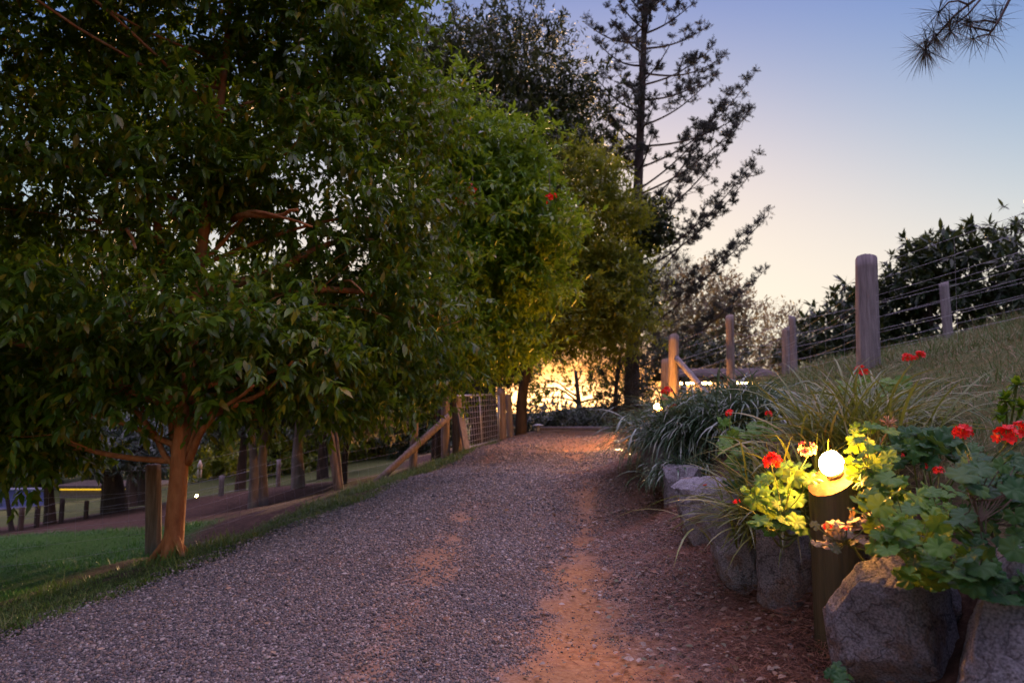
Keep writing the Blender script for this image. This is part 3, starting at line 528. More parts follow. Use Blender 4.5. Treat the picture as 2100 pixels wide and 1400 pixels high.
# hedge of shrubs beyond the crest
for i, (px, py, rx, ry) in enumerate([(1085, 865, 45, 30), (1150, 858, 50, 34), (1215, 866, 45, 28), (1270, 862, 45, 26), (1330, 850, 50, 30)]):
    labs = ['low bushy shrub beside the gate post at the crest', 'widest leafy shrub behind the crest of the drive', 'dark rounded shrub below the glowing sun', 'low shrub at the foot of the tall pine', 'shadowy shrub beyond the drive right of the pine']
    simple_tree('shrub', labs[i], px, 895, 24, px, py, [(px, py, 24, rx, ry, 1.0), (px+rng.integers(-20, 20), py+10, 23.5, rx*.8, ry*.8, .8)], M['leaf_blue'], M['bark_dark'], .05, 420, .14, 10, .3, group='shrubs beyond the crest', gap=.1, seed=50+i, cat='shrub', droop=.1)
# leathery shrubs on the right
B1 = [(2060, 560, 15, 90, 110, 1.6), (2120, 480, 15, 60, 70, 1.3), (2040, 640, 15, 110, 60, 1.5), (2180, 600, 15, 120, 140, 1.8)]
B2 = [(1900, 560, 16, 70, 60, 1.4), (1880, 620, 16, 90, 70, 1.5), (1950, 540, 16, 50, 50, 1.3), (1960, 640, 16, 80, 60, 1.4), (1880, 505, 16, 25, 20, .6), (1940, 500, 16, 35, 18, .7)]
B3 = [(1730, 640, 17, 40, 50, 1.1), (1715, 700, 17, 70, 60, 1.4), (1800, 640, 17, 55, 60, 1.3), (1810, 700, 17, 70, 50, 1.3), (1780, 600, 17, 20, 40, .7), (1700, 740, 17, 90, 40, 1.2)]
for i, (B, lab, bx) in enumerate([(B1, 'largest leathery leaved tree at the right edge behind the wires', 2080), (B2, 'leathery leaved tree behind the slim post on the rise', 1905), (B3, 'leathery leaved tree left of and behind the thick fence post', 1760)]):
    simple_tree('loquat_tree', lab, bx, 720, B[0][2], bx, 620, B, M['leaf_loquat'], M['bark_dark'], .08, [620, 540, 760][i], .25, 11, .22, .27, .25, 'leathery leaved trees above the bank', .33, 60+i, rosette=True, tmpl=LEAF6)
# ------------------------------------------------------------------ background on the left, under the canopy
GB = 'tree trunks beyond the left fence'
def bgtree(name, label, pts_px, D, rad, blobs, leafm, bark, n, leaf=.16, **k):
    pts = [P(x, y, D) for x, y in pts_px]; pts[0] = gz(pts[0], -.1)
    simple_tree(name, label, 0, 0, D, 0, 0, blobs, leafm, bark, rad, n, leaf, pts=pts, group=GB, cat='tree', **k)
bgtree('gum_tree', 'pale forked tree trunk rooted on the bare bank', [(518, 1045), (522, 960), (515, 880), (505, 780)], 13.5, .085, [(480, 790, 13.5, 120, 50, 1.2), (560, 800, 14, 90, 50, 1)], M['leaf_dark'], M['bark_pale'], 700, seed=71)
bgtree('gum_tree', 'pale straight trunk close beside the forked one', [(540, 1040), (536, 950), (545, 880), (540, 780)], 13.9, .10, [(620, 790, 14, 120, 40, 1.2)], M['leaf_dark'], M['bark_pale'], 500, seed=72)
bgtree('gum_tree', 'smooth grey trunk flaring at the base on the brown bank', [(612, 1000), (610, 940), (612, 880), (615, 800)], 16, .13, [(620, 800, 16, 110, 50, 1.3)], M['leaf_dark'], M['bark_pale'], 500, seed=73)
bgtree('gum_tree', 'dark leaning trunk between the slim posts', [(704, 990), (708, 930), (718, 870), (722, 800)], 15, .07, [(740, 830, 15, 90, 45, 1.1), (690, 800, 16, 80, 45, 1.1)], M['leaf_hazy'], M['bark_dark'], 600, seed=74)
bgtree('conifer_tree', 'thick dark trunk with spreading base in the shaded paddock', [(235, 1060), (233, 1010), (228, 960), (225, 850)], 17, .26, [(250, 900, 17, 120, 50, 1.6), (300, 910, 16, 80, 40, 1.2), (180, 880, 17, 120, 60, 1.5)], M['leaf_blue'], M['bark_dark'], 1100, .14, seed=75)
bgtree('conifer_tree', 'dark slender trunk at the far left edge', [(103, 1095), (102, 1040), (98, 960), (95, 850)], 16, .12, [(60, 900, 16, 120, 50, 1.4), (110, 860, 16, 100, 50, 1.2)], M['leaf_dark'], M['bark_dark'], 700, .14, seed=76)
bgtree('conifer_tree', 'small dark bent trunk nearest the left border', [(25, 1100), (20, 1060), (15, 1020), (0, 930)], 15, .05, [(0, 900, 15, 80, 50, 1.1)], M['leaf_dark'], M['bark_dark'], 350, .14, seed=77)
bgtree('conifer_tree', 'narrow black trunk left of the forked pale tree', [(492, 1005), (496, 960), (500, 900), (500, 840)], 20, .13, [(470, 850, 20, 90, 40, 1.4)], M['leaf_dark'], M['bark_dark'], 400, seed=78)
bgtree('conifer_tree', 'dim trunk deep in the paddock right of the thick one', [(268, 1040), (270, 1000), (272, 960), (275, 860)], 22, .18, [(280, 880, 22, 80, 45, 1.6)], M['leaf_blue'], M['bark_dark'], 400, seed=79)
bgtree('conifer_tree', 'dim trunk just left of the big orange one', [(293, 1030), (292, 990), (290, 950), (290, 860)], 23, .17, [(330, 880, 23, 80, 45, 1.6)], M['leaf_blue'], M['bark_dark'], 400, seed=80)
bgtree('conifer_tree', 'dark trunk standing behind the grey flared one', [(662, 985), (662, 940), (664, 890), (665, 820)], 22, .16, [(660, 850, 22, 90, 40, 1.5)], M['leaf_dark'], M['bark_dark'], 400, seed=81)
bgtree('conifer_tree', 'dark trunk behind the diagonal timber brace', [(900, 930), (898, 880), (890, 820), (885, 760)], 17, .16, [(880, 800, 17, 70, 50, 1.2), (960, 800, 17, 60, 40, 1)], M['leaf_dark'], M['bark_dark'], 500, seed=82)
bgtree('conifer_tree', 'slim dark trunk seen through the gate mesh', [(985, 900), (988, 850), (992, 800), (998, 700)], 21, .15, [(1000, 740, 21, 70, 50, 1.4)], M['leaf_dark'], M['bark_dark'], 500, seed=83)
bgtree('conifer_tree', 'second dark trunk seen through the gate mesh', [(1012, 900), (1010, 850), (1012, 800), (1010, 700)], 22, .14, [(1040, 730, 22, 60, 40, 1.4)], M['leaf_dark'], M['bark_dark'], 400, seed=84)
# thick growth that closes the view beyond the paddock
WALL = [(-60, 800, 'leftmost dark mass of foliage closing the paddock'), (80, 790, 'dark bushy tree above the far pale rail'), (210, 800, 'dark bushy tree behind the yellow strip'), (330, 810, 'dark bushy tree behind the large orange trunk'), (450, 880, 'olive lit bush behind the small lamp'), (560, 850, 'bushy tree behind the pale forked trunk'), (670, 870, 'bushy tree behind the grey flared trunk'), (770, 860, 'pale bushy tree left of the brace'), (870, 850, 'bushy tree left of the gate')]
for i, (px, py, lab) in enumerate(WALL):
    low = i >= 4; D = (33 if low else 50)+(i*7) % 5
    simple_tree('broadleaf_tree', lab, px, 1000-max(0, px-400)*.12, D, px, py, [(px, py, D, 95, 110 if not low else 95, 2.5), (px+30, py-110, D, 110, 90, 2.5), (px-20, py-220, D+1, 120, 100, 2.5), (px+10, 925, D, 90, 62, 2.2)], M['leaf_yellow'] if i in (4, 5, 6) else (M['leaf_hazy'] if i == 7 else M['leaf_dark']), M['bark_dark'], .25, 1900, .3 if low else .42, 10, .7, group='bushy trees closing the paddock', gap=.06, seed=90+i, droop=.1)
# ------------------------------------------------------------------ rocks
def rockmat():
    m, N, L, b = newmat('granite')
    tc = N.new('ShaderNodeTexCoord'); gi = N.new('ShaderNodeObjectInfo')
    n1 = N.new('ShaderNodeTexNoise'); n1.inputs['Scale'].default_value = 3.2; n1.inputs['Detail'].default_value = 7; n1.inputs['Roughness'].default_value = .6; L.new(tc.outputs['Object'], n1.inputs[0])
    r1 = ramp(N, [(.3, (.16, .15, .15)), (.44, (.27, .265, .27)), (.54, (.36, .355, .365)), (.61, (.30, .22, .17)), (.70, (.44, .43, .43))]); L.new(n1.outputs[0], r1.inputs[0])
    n2 = N.new('ShaderNodeTexNoise'); n2.inputs['Scale'].default_value = 130; n2.inputs['Detail'].default_value = 2; L.new(tc.outputs['Object'], n2.inputs[0])
    r2 = ramp(N, [(.35, (.45, .45, .45)), (.5, (1, 1, 1)), (.68, (1.5, 1.5, 1.5))]); L.new(n2.outputs[0], r2.inputs[0])
    mx = N.new('ShaderNodeMix'); mx.data_type = 'RGBA'; mx.blend_type = 'MULTIPLY'; mx.inputs[0].default_value = .8; L.new(r1.outputs[0], mx.inputs[6]); L.new(r2.outputs[0], mx.inputs[7])
    dn = N.new('ShaderNodeTexNoise'); dn.inputs['Scale'].default_value = 5; dn.inputs['Detail'].default_value = 5; L.new(tc.outputs['Object'], dn.inputs[0])
    dm = N.new('ShaderNodeMix'); dm.data_type = 'RGBA'; dm.inputs[0].default_value = .35; L.new(tc.outputs['Object'], dm.inputs[6]); L.new(dn.outputs['Color'], dm.inputs[7])
    vc = N.new('ShaderNodeTexVoronoi'); vc.feature = 'DISTANCE_TO_EDGE'; vc.inputs['Scale'].default_value = 4.2; L.new(dm.outputs[2], vc.inputs[0])
    cr = N.new('ShaderNodeMapRange'); cr.inputs[1].default_value = 0; cr.inputs[2].default_value = .022; cr.inputs[3].default_value = .45; cr.inputs[4].default_value = 1; L.new(vc.outputs[0], cr.inputs[0])
    mc = N.new('ShaderNodeMix'); mc.data_type = 'RGBA'; mc.blend_type = 'MULTIPLY'; mc.inputs[0].default_value = .8; L.new(mx.outputs[2], mc.inputs[6]); L.new(cr.outputs[0], mc.inputs[7]); mx = mc
    hs = N.new('ShaderNodeHueSaturation'); ma = N.new('ShaderNodeMapRange'); ma.inputs[3].default_value = .8; ma.inputs[4].default_value = 1.15; L.new(gi.outputs['Random'], ma.inputs[0]); L.new(ma.outputs[0], hs.inputs['Value']); L.new(mx.outputs[2], hs.inputs['Color'])
    L.new(hs.outputs[0], b.inputs['Base Color']); b.inputs['Roughness'].default_value = .8; b.inputs['Specular IOR Level'].default_value = .3
    n3 = N.new('ShaderNodeTexNoise'); n3.inputs['Scale'].default_value = 22; n3.inputs['Detail'].default_value = 12; n3.inputs['Roughness'].default_value = .75; L.new(tc.outputs['Object'], n3.inputs[0])
    bp = N.new('ShaderNodeBump'); bp.inputs['Strength'].default_value = 1.0; bp.inputs['Distance'].default_value = .05
    ad = N.new('ShaderNodeMath'); ad.operation = 'MULTIPLY_ADD'; L.new(cr.outputs[0], ad.inputs[0]); ad.inputs[1].default_value = .35; L.new(n3.outputs[0], ad.inputs[2]); L.new(ad.outputs[0], bp.inputs['Height']); L.new(bp.outputs[0], b.inputs['Normal'])
    return m
M['rock'] = rockmat()
def rock(label, px0, py0, px1, py1, D, seed, dy=.8, yaw=0., planes=14, extra=()):
    V, Fc = ico(6); rr = np.random.default_rng(seed)
    Dc = D/(1-(px1-px0)/2/F*dy*.8); rx = (px1-px0)/2/F*Dc*.98; rz = (py1-py0)/2/F*Dc*1.02; ry = rx*dy; c = P((px0+px1)/2, (py0+py1)/2, Dc)
    V = V.copy()*1.5; q = nrm(V)
    pl = [(nrm(rr.normal(size=3)*np.array((1, 1, .7))), rr.uniform(.62, .92)) for _ in range(planes)]+[(np.array(a)/np.linalg.norm(a), d) for a, d in extra]+[(np.array((0, 0, -1.)), .95), (np.array((0, 0, 1.)), .93), (np.array((1., 0, 0)), .98), (np.array((-1., 0, 0)), .98)]
    for nn, d in pl:
        s = V @ nn-d; k = s > 0; V[k] -= np.outer(s[k], nn)*.96
    V += q*(.06*fbm(q*2.2, seed, 4)+.03*(1-2*np.abs(fbm(q*4.5+3, seed+15, 4)))+.022*fbm(q*9, seed+5, 4))[:, None]
    V += q*(-.06*np.clip(1-np.abs(fbm(q*1.7, seed+9, 3))*14, 0, 1))[:, None]*.5
    V = V*np.array((rx*.97, ry, rz*.98)); ca, sa = math.cos(yaw), math.sin(yaw)
    V = np.stack([V[:, 0]*ca-V[:, 1]*sa, V[:, 0]*sa+V[:, 1]*ca, V[:, 2]], -1)
    me = bpy.data.meshes.new('boulder'); me.from_pydata(V.tolist(), [], Fc); me.update()
    o = link('boulder', me, M['rock']); o.location = Vector(c); tag(o, label, 'boulder', 'boulders edging the driveway'); return o
rock('farthest grey boulder mostly under the dark grass tuft', 1318, 905, 1420, 1035, 6.4, 3, 1.2, .2)
rock('smooth bluish boulder second from the far end of the row', 1350, 955, 1430, 1095, 5.5, 5, 1.3, .1)
rock('pale flat topped boulder in the middle of the row', 1378, 958, 1510, 1140, 4.5, 8, 1.2, -.15, extra=[((-.2, -.1, 1), .62), ((-.8, -.6, .2), .75)])
rock('brown rounded boulder with a dark cleft right of the pale one', 1450, 1015, 1592, 1225, 3.75, 12, 1.2, 0, extra=[((-.7, -.5, .6), .7)])
rock('reddish boulder just left of the lamp bollard', 1548, 1060, 1690, 1290, 3.15, 17, 1.0, .1, extra=[((-.3, -.9, -.3), .7), ((.3, -.8, .5), .75)])
rock('large angular grey boulder right of the lamp bollard', 1722, 1132, 1975, 1450, 2.35, 23, .9, .1, 9, extra=[((-.25, -.35, .9), .74), ((-.75, -.65, .1), .62), ((.55, -.8, .15), .62)])
rock('small pale wedge stone between the two nearest boulders', 1880, 1180, 1975, 1330, 2.55, 29, .8, .4, 9)
rock('dark boulder cut off by the bottom right corner', 1945, 1130, 2340, 1560, 1.85, 31, .8, .3, 9, extra=[((-.9, -.5, .35), .62), ((-.2, -1, .1), .7)])
rock('boulder hidden beneath the geranium behind the big grey one', 1750, 1080, 1960, 1240, 3.0, 37, 1.0, .3, 9)
# ------------------------------------------------------------------ timber posts, fences, gate
def post_geo(mb, base, top, r, seed=0, n=16, slant=0., sides=30):
    base, top = np.array(base, float), np.array(top, float); t = np.linspace(0, 1, n)[:, None]
    rr = np.random.default_rng(seed); pts = base+(top-base)*t
    ph = rr.uniform(0, 6.28, 5); a = np.linspace(0, 2*math.pi, sides, endpoint=False); V = []
    for i in range(n):
        rad = r*(1.04-.08*t[i, 0])*(1+.06*np.sin(2*a+ph[0])+.04*np.sin(3*a+ph[1]+t[i, 0]*1.2)+.03*np.sin(7*a+ph[2]+t[i, 0]*2)-.14*np.exp(-((((a-ph[3]-.25*t[i, 0]+3.14) % 6.283)-3.14)/.10)**2)-.10*np.exp(-((((a-ph[4]+.3*t[i, 0]+3.14) % 6.283)-3.14)/.08)**2)*(t[i, 0] > .35)-.08*np.exp(-((((a-4.6+.15*t[i, 0]+3.14) % 6.283)-3.14)/.09)**2)+rr.normal(size=sides)*.008)
        ring = np.stack([np.cos(a)*rad, np.sin(a)*rad, slant*np.cos(a+ph[3])*rad*(i == n-1)], -1)
        V.append(pts[i]+ring)
    V.append((pts[-1]+np.array((0, 0, r*.08)))[None]); V = np.concatenate(V); Fc = []
    for i in range(n-1):
        for j in range(sides): Fc.append((i*sides+j, i*sides+(j+1) % sides, (i+1)*sides+(j+1) % sides, (i+1)*sides+j))
    for j in range(sides): Fc.append(((n-1)*sides+j, (n-1)*sides+(j+1) % sides, n*sides))
    mb.add(V, Fc)
def post_px(px, D, top_py, r, topdx=0):
    g = gz(P(px, top_py, D), -.15); t = P(px+topdx, top_py, D); return g, t
def wires(mb, tops, bots, fr, r=.0022, sag=.01, vert=None):
    """wires strung between successive posts"""
    for i in range(len(tops)-1):
        A0, A1, B0, B1 = tops[i], bots[i], tops[i+1], bots[i+1]
        for f in fr:
            a = A0+(A1-A0)*f; b = B0+(B1-B0)*f; t = np.linspace(0, 1, 8)[:, None]; q = a+(b-a)*t; q[:, 2] -= sag*np.linalg.norm(b-a)*np.sin(t[:, 0]*math.pi)
            mb.tube(q, r, 4, False)
        if vert:
            L = np.linalg.norm(B0-A0); m = int(L/vert)
            for k in range(1, m):
                t = k/m; sg = sag*L*math.sin(t*math.pi); a = A0+(B0-A0)*t; b = A1+(B1-A1)*t; a = a+(b-a)*fr[0]-(0, 0, sg); b = b-(0, 0, sg*.5)
                mb.tube(np.array([a, (a+b)/2, b]), r*.75, 3, False)
def left_fence():
    e = empty('wire_fence', gz(P(690, 1000, 11)), 'post and wire fence running below the left verge to the gate', 'fence')
    spec = [(325, 7.5, 952, .075, -10), (700, 11, 872, .06, -25), (848, 12.5, 850, .075, 3), (915, 13.1, 815, .085, -2)]
    tops = []; bots = []
    for i, (px, D, ty, r, dx) in enumerate(spec):
        b, t = post_px(px, D, ty, r, dx); mb = MB(); post_geo(mb, b, t, r, i+3); mb.build('post', M['wood'] if i != 3 else M['wood'], e)
        tops.append(t); bots.append(b+(0, 0, .15))
        if i == 0:   # off-frame neighbour so the wire continues
            o = gz(P(-150, 1000, 6.4)); mb = MB(); post_geo(mb, o-(0, 0, .1), o+(0, 0, 1.1), .07, 77); mb.build('post', M['wood'], e)
            tops.insert(0, o+(0, 0, 1.1)); bots.insert(0, o)
    # companion stake leaning against the second post
    b, t = post_px(707, 11.05, 866, .03, -20); mb = MB(); post_geo(mb, b, t, .028, 9); mb.build('stake', M['wood'], e)
    mb = MB(); wires(mb, tops, bots, [.06, .3, .45, .6, .75, .9], .0011, .006, .22); mb.build('wire_netting', M['wire'], e)
    mb = MB(); a = P(922, 852, 12.95); b = gz(P(765, 995, 11.6), -.05); L = b-a; 
    mb.tube(np.array([a+L*t for t in np.linspace(0, 1, 8)]), .06, 10, wob=.04); mb.build('brace', M['wood'], e)
left_fence()
def gate():
    D0, D1 = 13.3, 15.7
    e = empty('farm_gate', gz(P(945, 925, D0)), 'steel farm gate with square mesh infill standing at the left of the crest', 'gate')
    a = P(938, 812, D0); b = P(1024, 808, D1); c = P(950, 920, D0); d = P(1024, 901, D1)
    mb = MB()
    for p, q in ((a, b), (c, d), (b, d), (a, c)): mb.tube(np.array([p, (p+q)/2, q]), .022, 8)
    mb.build('frame', M['steel'], e)
    mb = MB(); m1 = a+(b-a)*.48; m2 = c+(d-c)*.48; mb.tube(np.array([m1, (m1+m2)/2, m2]), .016, 8); mb.build('centre_rail', M['steel'], e)
    mb = MB()
    for k in range(1, 17): t = k/17; mb.tube(np.array([a+(b-a)*t, c+(d-c)*t]), .004, 4, False)
    for k in range(1, 9): t = k/9; mb.tube(np.array([a+(c-a)*t, b+(d-b)*t]), .004, 4, False)
    mb.build('mesh_infill', M['wire'], e)
    e2 = empty('prop_board', gz(P(955, 925, 13.0)), 'pale grey board leaning against the gate mesh', 'board')
    mb = MB(); p, q = P(957, 921, 12.95), P(937, 812, 13.2); dr = Vector(q-p); L = dr.length; rot = dr.to_track_quat('Z', 'X'); mb.box((p+q)/2, (.025, .065, L/2), rot); mb.build('board', M['wood_grey'], e2, False)
    for (px, D, ty, r, dx, lab, m) in [(940, 13.2, 812, .095, -3, 'orange brown gate post on the near side of the mesh gate', 'wood'), (1031, 15.8, 800, .10, -3, 'stout notched gate post at the far end of the gate', 'wood'), (1048, 16.2, 812, .08, -6, 'grey leaning post just behind the far gate post', 'wood_grey')]:
        b, t = post_px(px, D, ty, r, dx); mb = MB(); post_geo(mb, b, t, r, int(px), slant=.6)
        o = mb.build('gate_post', M[m]); tag(o, lab, 'post', 'posts at the gate')
gate()
def right_fence():
    e = empty('wire_fence', gz(P(1770, 765, 8)), 'post and wire fence crossing the skyline of the grassy bank', 'fence')
    spec = [(1378, 12.5, 690, .10, 4, 'wood'), (1494, 12, 648, .075, 2, 'wood'), (1608, 12.6, 672, .07, 3, 'wood_grey'), (1768, 8, 533, .12, 8, 'wood_grey')]
    T = []; Bm = []
    for i, (px, D, ty, r, dx, m) in enumerate(spec):
        b, t = post_px(px, D, ty, r, dx); mb = MB(); post_geo(mb, b, t, r, i+13, slant=.5); mb.build('post', M[m], e); T.append(t); Bm.append(b+(0, 0, .15))
    o = np.array((6.4, 3.2, h(6.4, 3.2))); mb = MB(); post_geo(mb, o-(0, 0, .1), o+(0, 0, 1.35), .1, 87); mb.build('post', M['wood_grey'], e); T.append(o+(0, 0, 1.35)); Bm.append(o)
    mb = MB(); wires(mb, T, Bm, [.08, .22, .36, .42, .56, .7, .84], .0019, .008, .9); mb.build('wire', M['wire'], e)
    b, t = post_px(1455, 11.6, 735, .05, 0); mb = MB(); a = P(1388, 735, 12.4); b = P(1450, 808, 11.4); mb.tube(np.array([a+(b-a)*t for t in np.linspace(0, 1.1, 8)]), .055, 10, wob=.04); mb.build('brace', M['wood_grey'], e)
    e = empty('wire_fence', gz(P(1938, 705, 13)), 'farther fence line with slim posts behind the grassy rise', 'fence')
    T = []; Bm = []
    for i, (px, D, ty, r, dx, m) in enumerate([(1362, 14.5, 738, .085, 2, 'wood'), (1624, 13.6, 648, .07, 0, 'wood_grey'), (1938, 13, 580, .08, -3, 'wood_grey')]):
        b, t = post_px(px, D, ty, r, dx); mb = MB(); post_geo(mb, b, t, r, i+33, slant=.4); mb.build('post', M[m], e); T.append(t); Bm.append(b+(0, 0, .15))
    o = np.array((13.5, 11.5, h(13.5, 11.5))); mb = MB(); post_geo(mb, o-(0, 0, .1), o+(0, 0, 1.2), .08, 88); mb.build('post', M['wood_grey'], e); T.append(o+(0, 0, 1.2)); Bm.append(o)
    mb = MB(); wires(mb, T, Bm, [.08, .3, .5, .7, .85], .003, .008); mb.build('wire', M['wire'], e)
right_fence()
def paddock_fence():
    e = empty('wire_fence', gz(P(170, 1080, 14.5)), 'short dark post fence across the shaded paddock at far left', 'fence')
    T = []; Bm = []
    for i, (px, D, ty) in enumerate([(45, 14.5, 1040), (78, 15, 1037), (128, 15.5, 1022), (178, 16, 1026), (352/2, 16.2, 1026), (455, 17, 975), (572, 18, 942)]):
        if i == 4: continue
        b, t = post_px(px, D, ty, .06); mb = MB(); post_geo(mb, b, t, .05 if i < 5 else .06, i+53, n=6); mb.build('post', M['wood_grey'] if i > 4 else M['bark_dark'], e); T.append(t); Bm.append(b+(0, 0, .15))
    mb = MB(); wires(mb, T, Bm, [.1, .5, .85], .004, .01); mb.build('wire', M['wire'], e)
paddock_fence()
# ------------------------------------------------------------------ things beyond
def shed():
    D = 22
    e = empty('timber_shed', gz(P(1480, 800, D)), 'low open timber shed with corrugated roof and warm light under the eaves', 'shed')
    x0, x1 = P(1395, 760, D)[0], P(1600, 760, D)[0]; zt = P(1500, 757, D)[2]; zl = P(1500, 772, D)[2]; zb = h((x0+x1)/2, D)-.1
    mb = MB(); n = 60; xs = np.linspace(x0-.2, x1+.1, n); 
    V = []; 
    for (yy, zz) in ((D-.3, zl), (D+1.5, zt+.12), (D+3.0, zl)):
        for k, x in enumerate(xs): V.append((x, yy, zz+.02*math.sin(k*1.9)))
    for (yy, zz) in ((D+3.0, zl-.03), (D+1.5, zt+.09), (D-.3, zl-.03)):
        for k, x in enumerate(xs): V.append((x, yy, zz+.02*math.sin(k*1.9)))
    Fc = []
    for rw in range(6):
        for k in range(n-1): a = rw*n+k; b = ((rw+1) % 6)*n+k; Fc.append((a, a+1, b+1, b))
    mb.add(V, Fc); mb.build('roof', noisemat('rusty_iron', [(.04, .028, .022), (.07, .05, .04), (.11, .08, .065)], 3), e)
    for x, y in [(x0+.1, D-.1), ((x0*.6+x1*.4), D-.1), (x1-.3, D-.1), (x0+.1, D+2.8), (x1-.3, D+2.8)]:
        mb = MB(); post_geo(mb, (x, y, zb-.3), (x, y, zl-.04), .07, int(x*10), n=5); mb.build('post', M['wood'], e)
    mb = MB(); mb.box(((x0+x1)/2, D-.08, zl-.13), ((x1-x0)/2, .03, .06)); mb.build('beam', M['wood'], e, False)
    mb = MB(); mb.box(((x0+x1)/2, D+2.7, zb+.35), ((x1-x0)/2-.1, .03, .3)); mb.build('rear_rail', M['wood'], e, False)
    for k in range(2):
        xx = x0+(x1-x0)*(.17+.5*k); mb = MB(); mb.tube(np.array([(xx-.5, D+.2, zl-.2), (xx, D+.2, zl-.2), (xx+.5, D+.2, zl-.2)]), .03, 8); mb.build('tube_light', emat('warm_tube', (1, .55, .14), 30), e)
shed()
def log_edge():
    mb = MB(); a, b = P(1100, 889, 19.6), P(1330, 886, 20.4); a[2] = float(H0(a[0], a[1]))+.05; b[2] = float(H0(b[0], b[1]))+.06
    mb.tube(np.array([a+(b-a)*t for t in np.linspace(0, 1, 20)]), .10, 10, wob=.03); o = mb.build('log_edging', M['wood_grey']); tag(o, 'long pale log laid along the crest of the drive', 'log')
    p = gz(P(1103, 885, 18.6)); e = empty('garden_light', p, 'small unlit capped garden light beside the gate at the crest', 'garden light')
    mb = MB(); mb.tube(np.array([p-(0, 0, .05), p+(0, 0, .16)]), .05, 12); mb.build('stem', M['steel'], e); mb = MB(); mb.tube(np.array([p+(0, 0, .16), p+(0, 0, .18), p+(0, 0, .21)]), [.17, .16, .05], 16); mb.build('cap', M['steel'], e)
log_edge()
def left_far():
    # pale rail and bluish court
    a = gz(P(-120, 1030, 44)); b = gz(P(95, 1030, 44)); e = empty('rail_fence', a, 'pale painted rail fence far off at the left edge', 'fence')
    pm = noisemat('pale_paint', [(.22, .22, .26), (.3, .3, .34)], 4); mb = MB(); mb.tube(np.array([a+(0, 0, 1.0), (a+b)/2+(0, 0, 1.0), b+(0, 0, 1.0)]), .09, 8); mb.build('rail', pm, e)
    for k in range(8): p = a+(b-a)*k/7; mb = MB(); mb.tube(np.array([p-(0, 0, .1), p+(0, 0, 1.0)]), .06, 8); mb.build('post', pm, e)
    q = [gz(P(-150, 1030, 40)), gz(P(100, 1030, 40)), gz(P(105, 1030, 50)), gz(P(-200, 1030, 50))]; 
    nx = 12; V = []; Fc = []
    for i in range(nx):
        for j in range(nx):
            u, v = i/(nx-1), j/(nx-1); p = (q[0]*(1-u)+q[1]*u)*(1-v)+(q[3]*(1-u)+q[2]*u)*v; V.append((p[0], p[1], h(p[0], p[1])+.06))
    for i in range(nx-1):
        for j in range(nx-1): Fc.append((i*nx+j, (i+1)*nx+j, (i+1)*nx+j+1, i*nx+j+1))
    mb = MB(); mb.add(V, Fc); o = mb.build('court', noisemat('blue_grey_court', [(.025, .035, .08), (.04, .055, .11)], 1)); tag(o, 'blue grey paved court far off behind the paddock', None, None, 'structure')
    # yellow strip with its own glow along a simple dark building shape
    a = gz(P(120, 1010, 42)); b = gz(P(312, 1000, 42)); e = empty('yellow_strip_block', a, 'long low dark building shape with a self glowing yellow strip along its front', 'building')
    L = b-a; mid = (a+b)/2; zt = P(200, 1002, 42)[2]
    mb = MB(); mb.box((mid[0], 43.5, (zt+mid[2])/2), (abs(L[0])/2, 1.4, abs(zt-mid[2])/2)); mb.build('wall', M['wood'], e, False)
    mb = MB(); mb.box((mid[0], 43.5, zt+.12), (abs(L[0])/2+.3, 1.75, .08)); mb.build('roof', M['bark_dark'], e, False)
    mb = MB(); mb.box((mid[0], 42.0, zt-.03), (abs(L[0])/2, .03, .035)); mb.build('glow_strip', emat('yellow_strip', (1, .6, .03), .16), e, False)
    # small bright lamp in the paddock
    p = P(403, 1016, 20); g = gz(p); e = empty('bollard_light', g, 'tiny bright lamp glowing low in the paddock behind the big trunk', 'bollard light', 'lit bollard lights')
    mb = MB(); post_geo(mb, g-(0, 0, .1), (p[0], p[1], p[2]-.05), .07, 5, n=5); mb.build('post', M['wood'], e)
    V, Fc = ico(2); mb = MB(); mb.add(V*.032+p, Fc); mb.build('lamp_dome', emat('paddock_lamp', (1, .5, .12), 60), e)
    # hanging white ornament on the netting
    p = P(410, 955, 10.2); e = empty('wind_ornament', P(410, 940, 10.2), 'small white hanging ornament on a thread under the branches', 'ornament')
    pw = noisemat('white_glaze', [(.6, .55, .5), (.75, .7, .65)], 8)
    mb = MB(); mb.tube(np.array([p+(0, 0, .09), p+(0, 0, .03), p, p-(0, 0, .04)]), [.005, .03, .035, .03], 10); mb.build('bell', pw, e)
    mb = MB()
    for dx in (-.02, .02): mb.tube(np.array([p+(dx, 0, -.05), p+(dx, 0, -.11), p+(dx, 0, -.17)]), [.012, .014, .01], 8)
    mb.build('chime', pw, e); mb = MB(); mb.tube(np.array([p+(0, 0, .09), p+(0, 0, .7), p+(0, 0, 1.3)]), .003, 4); mb.build('thread', M['stem_brown'], e)
left_far()
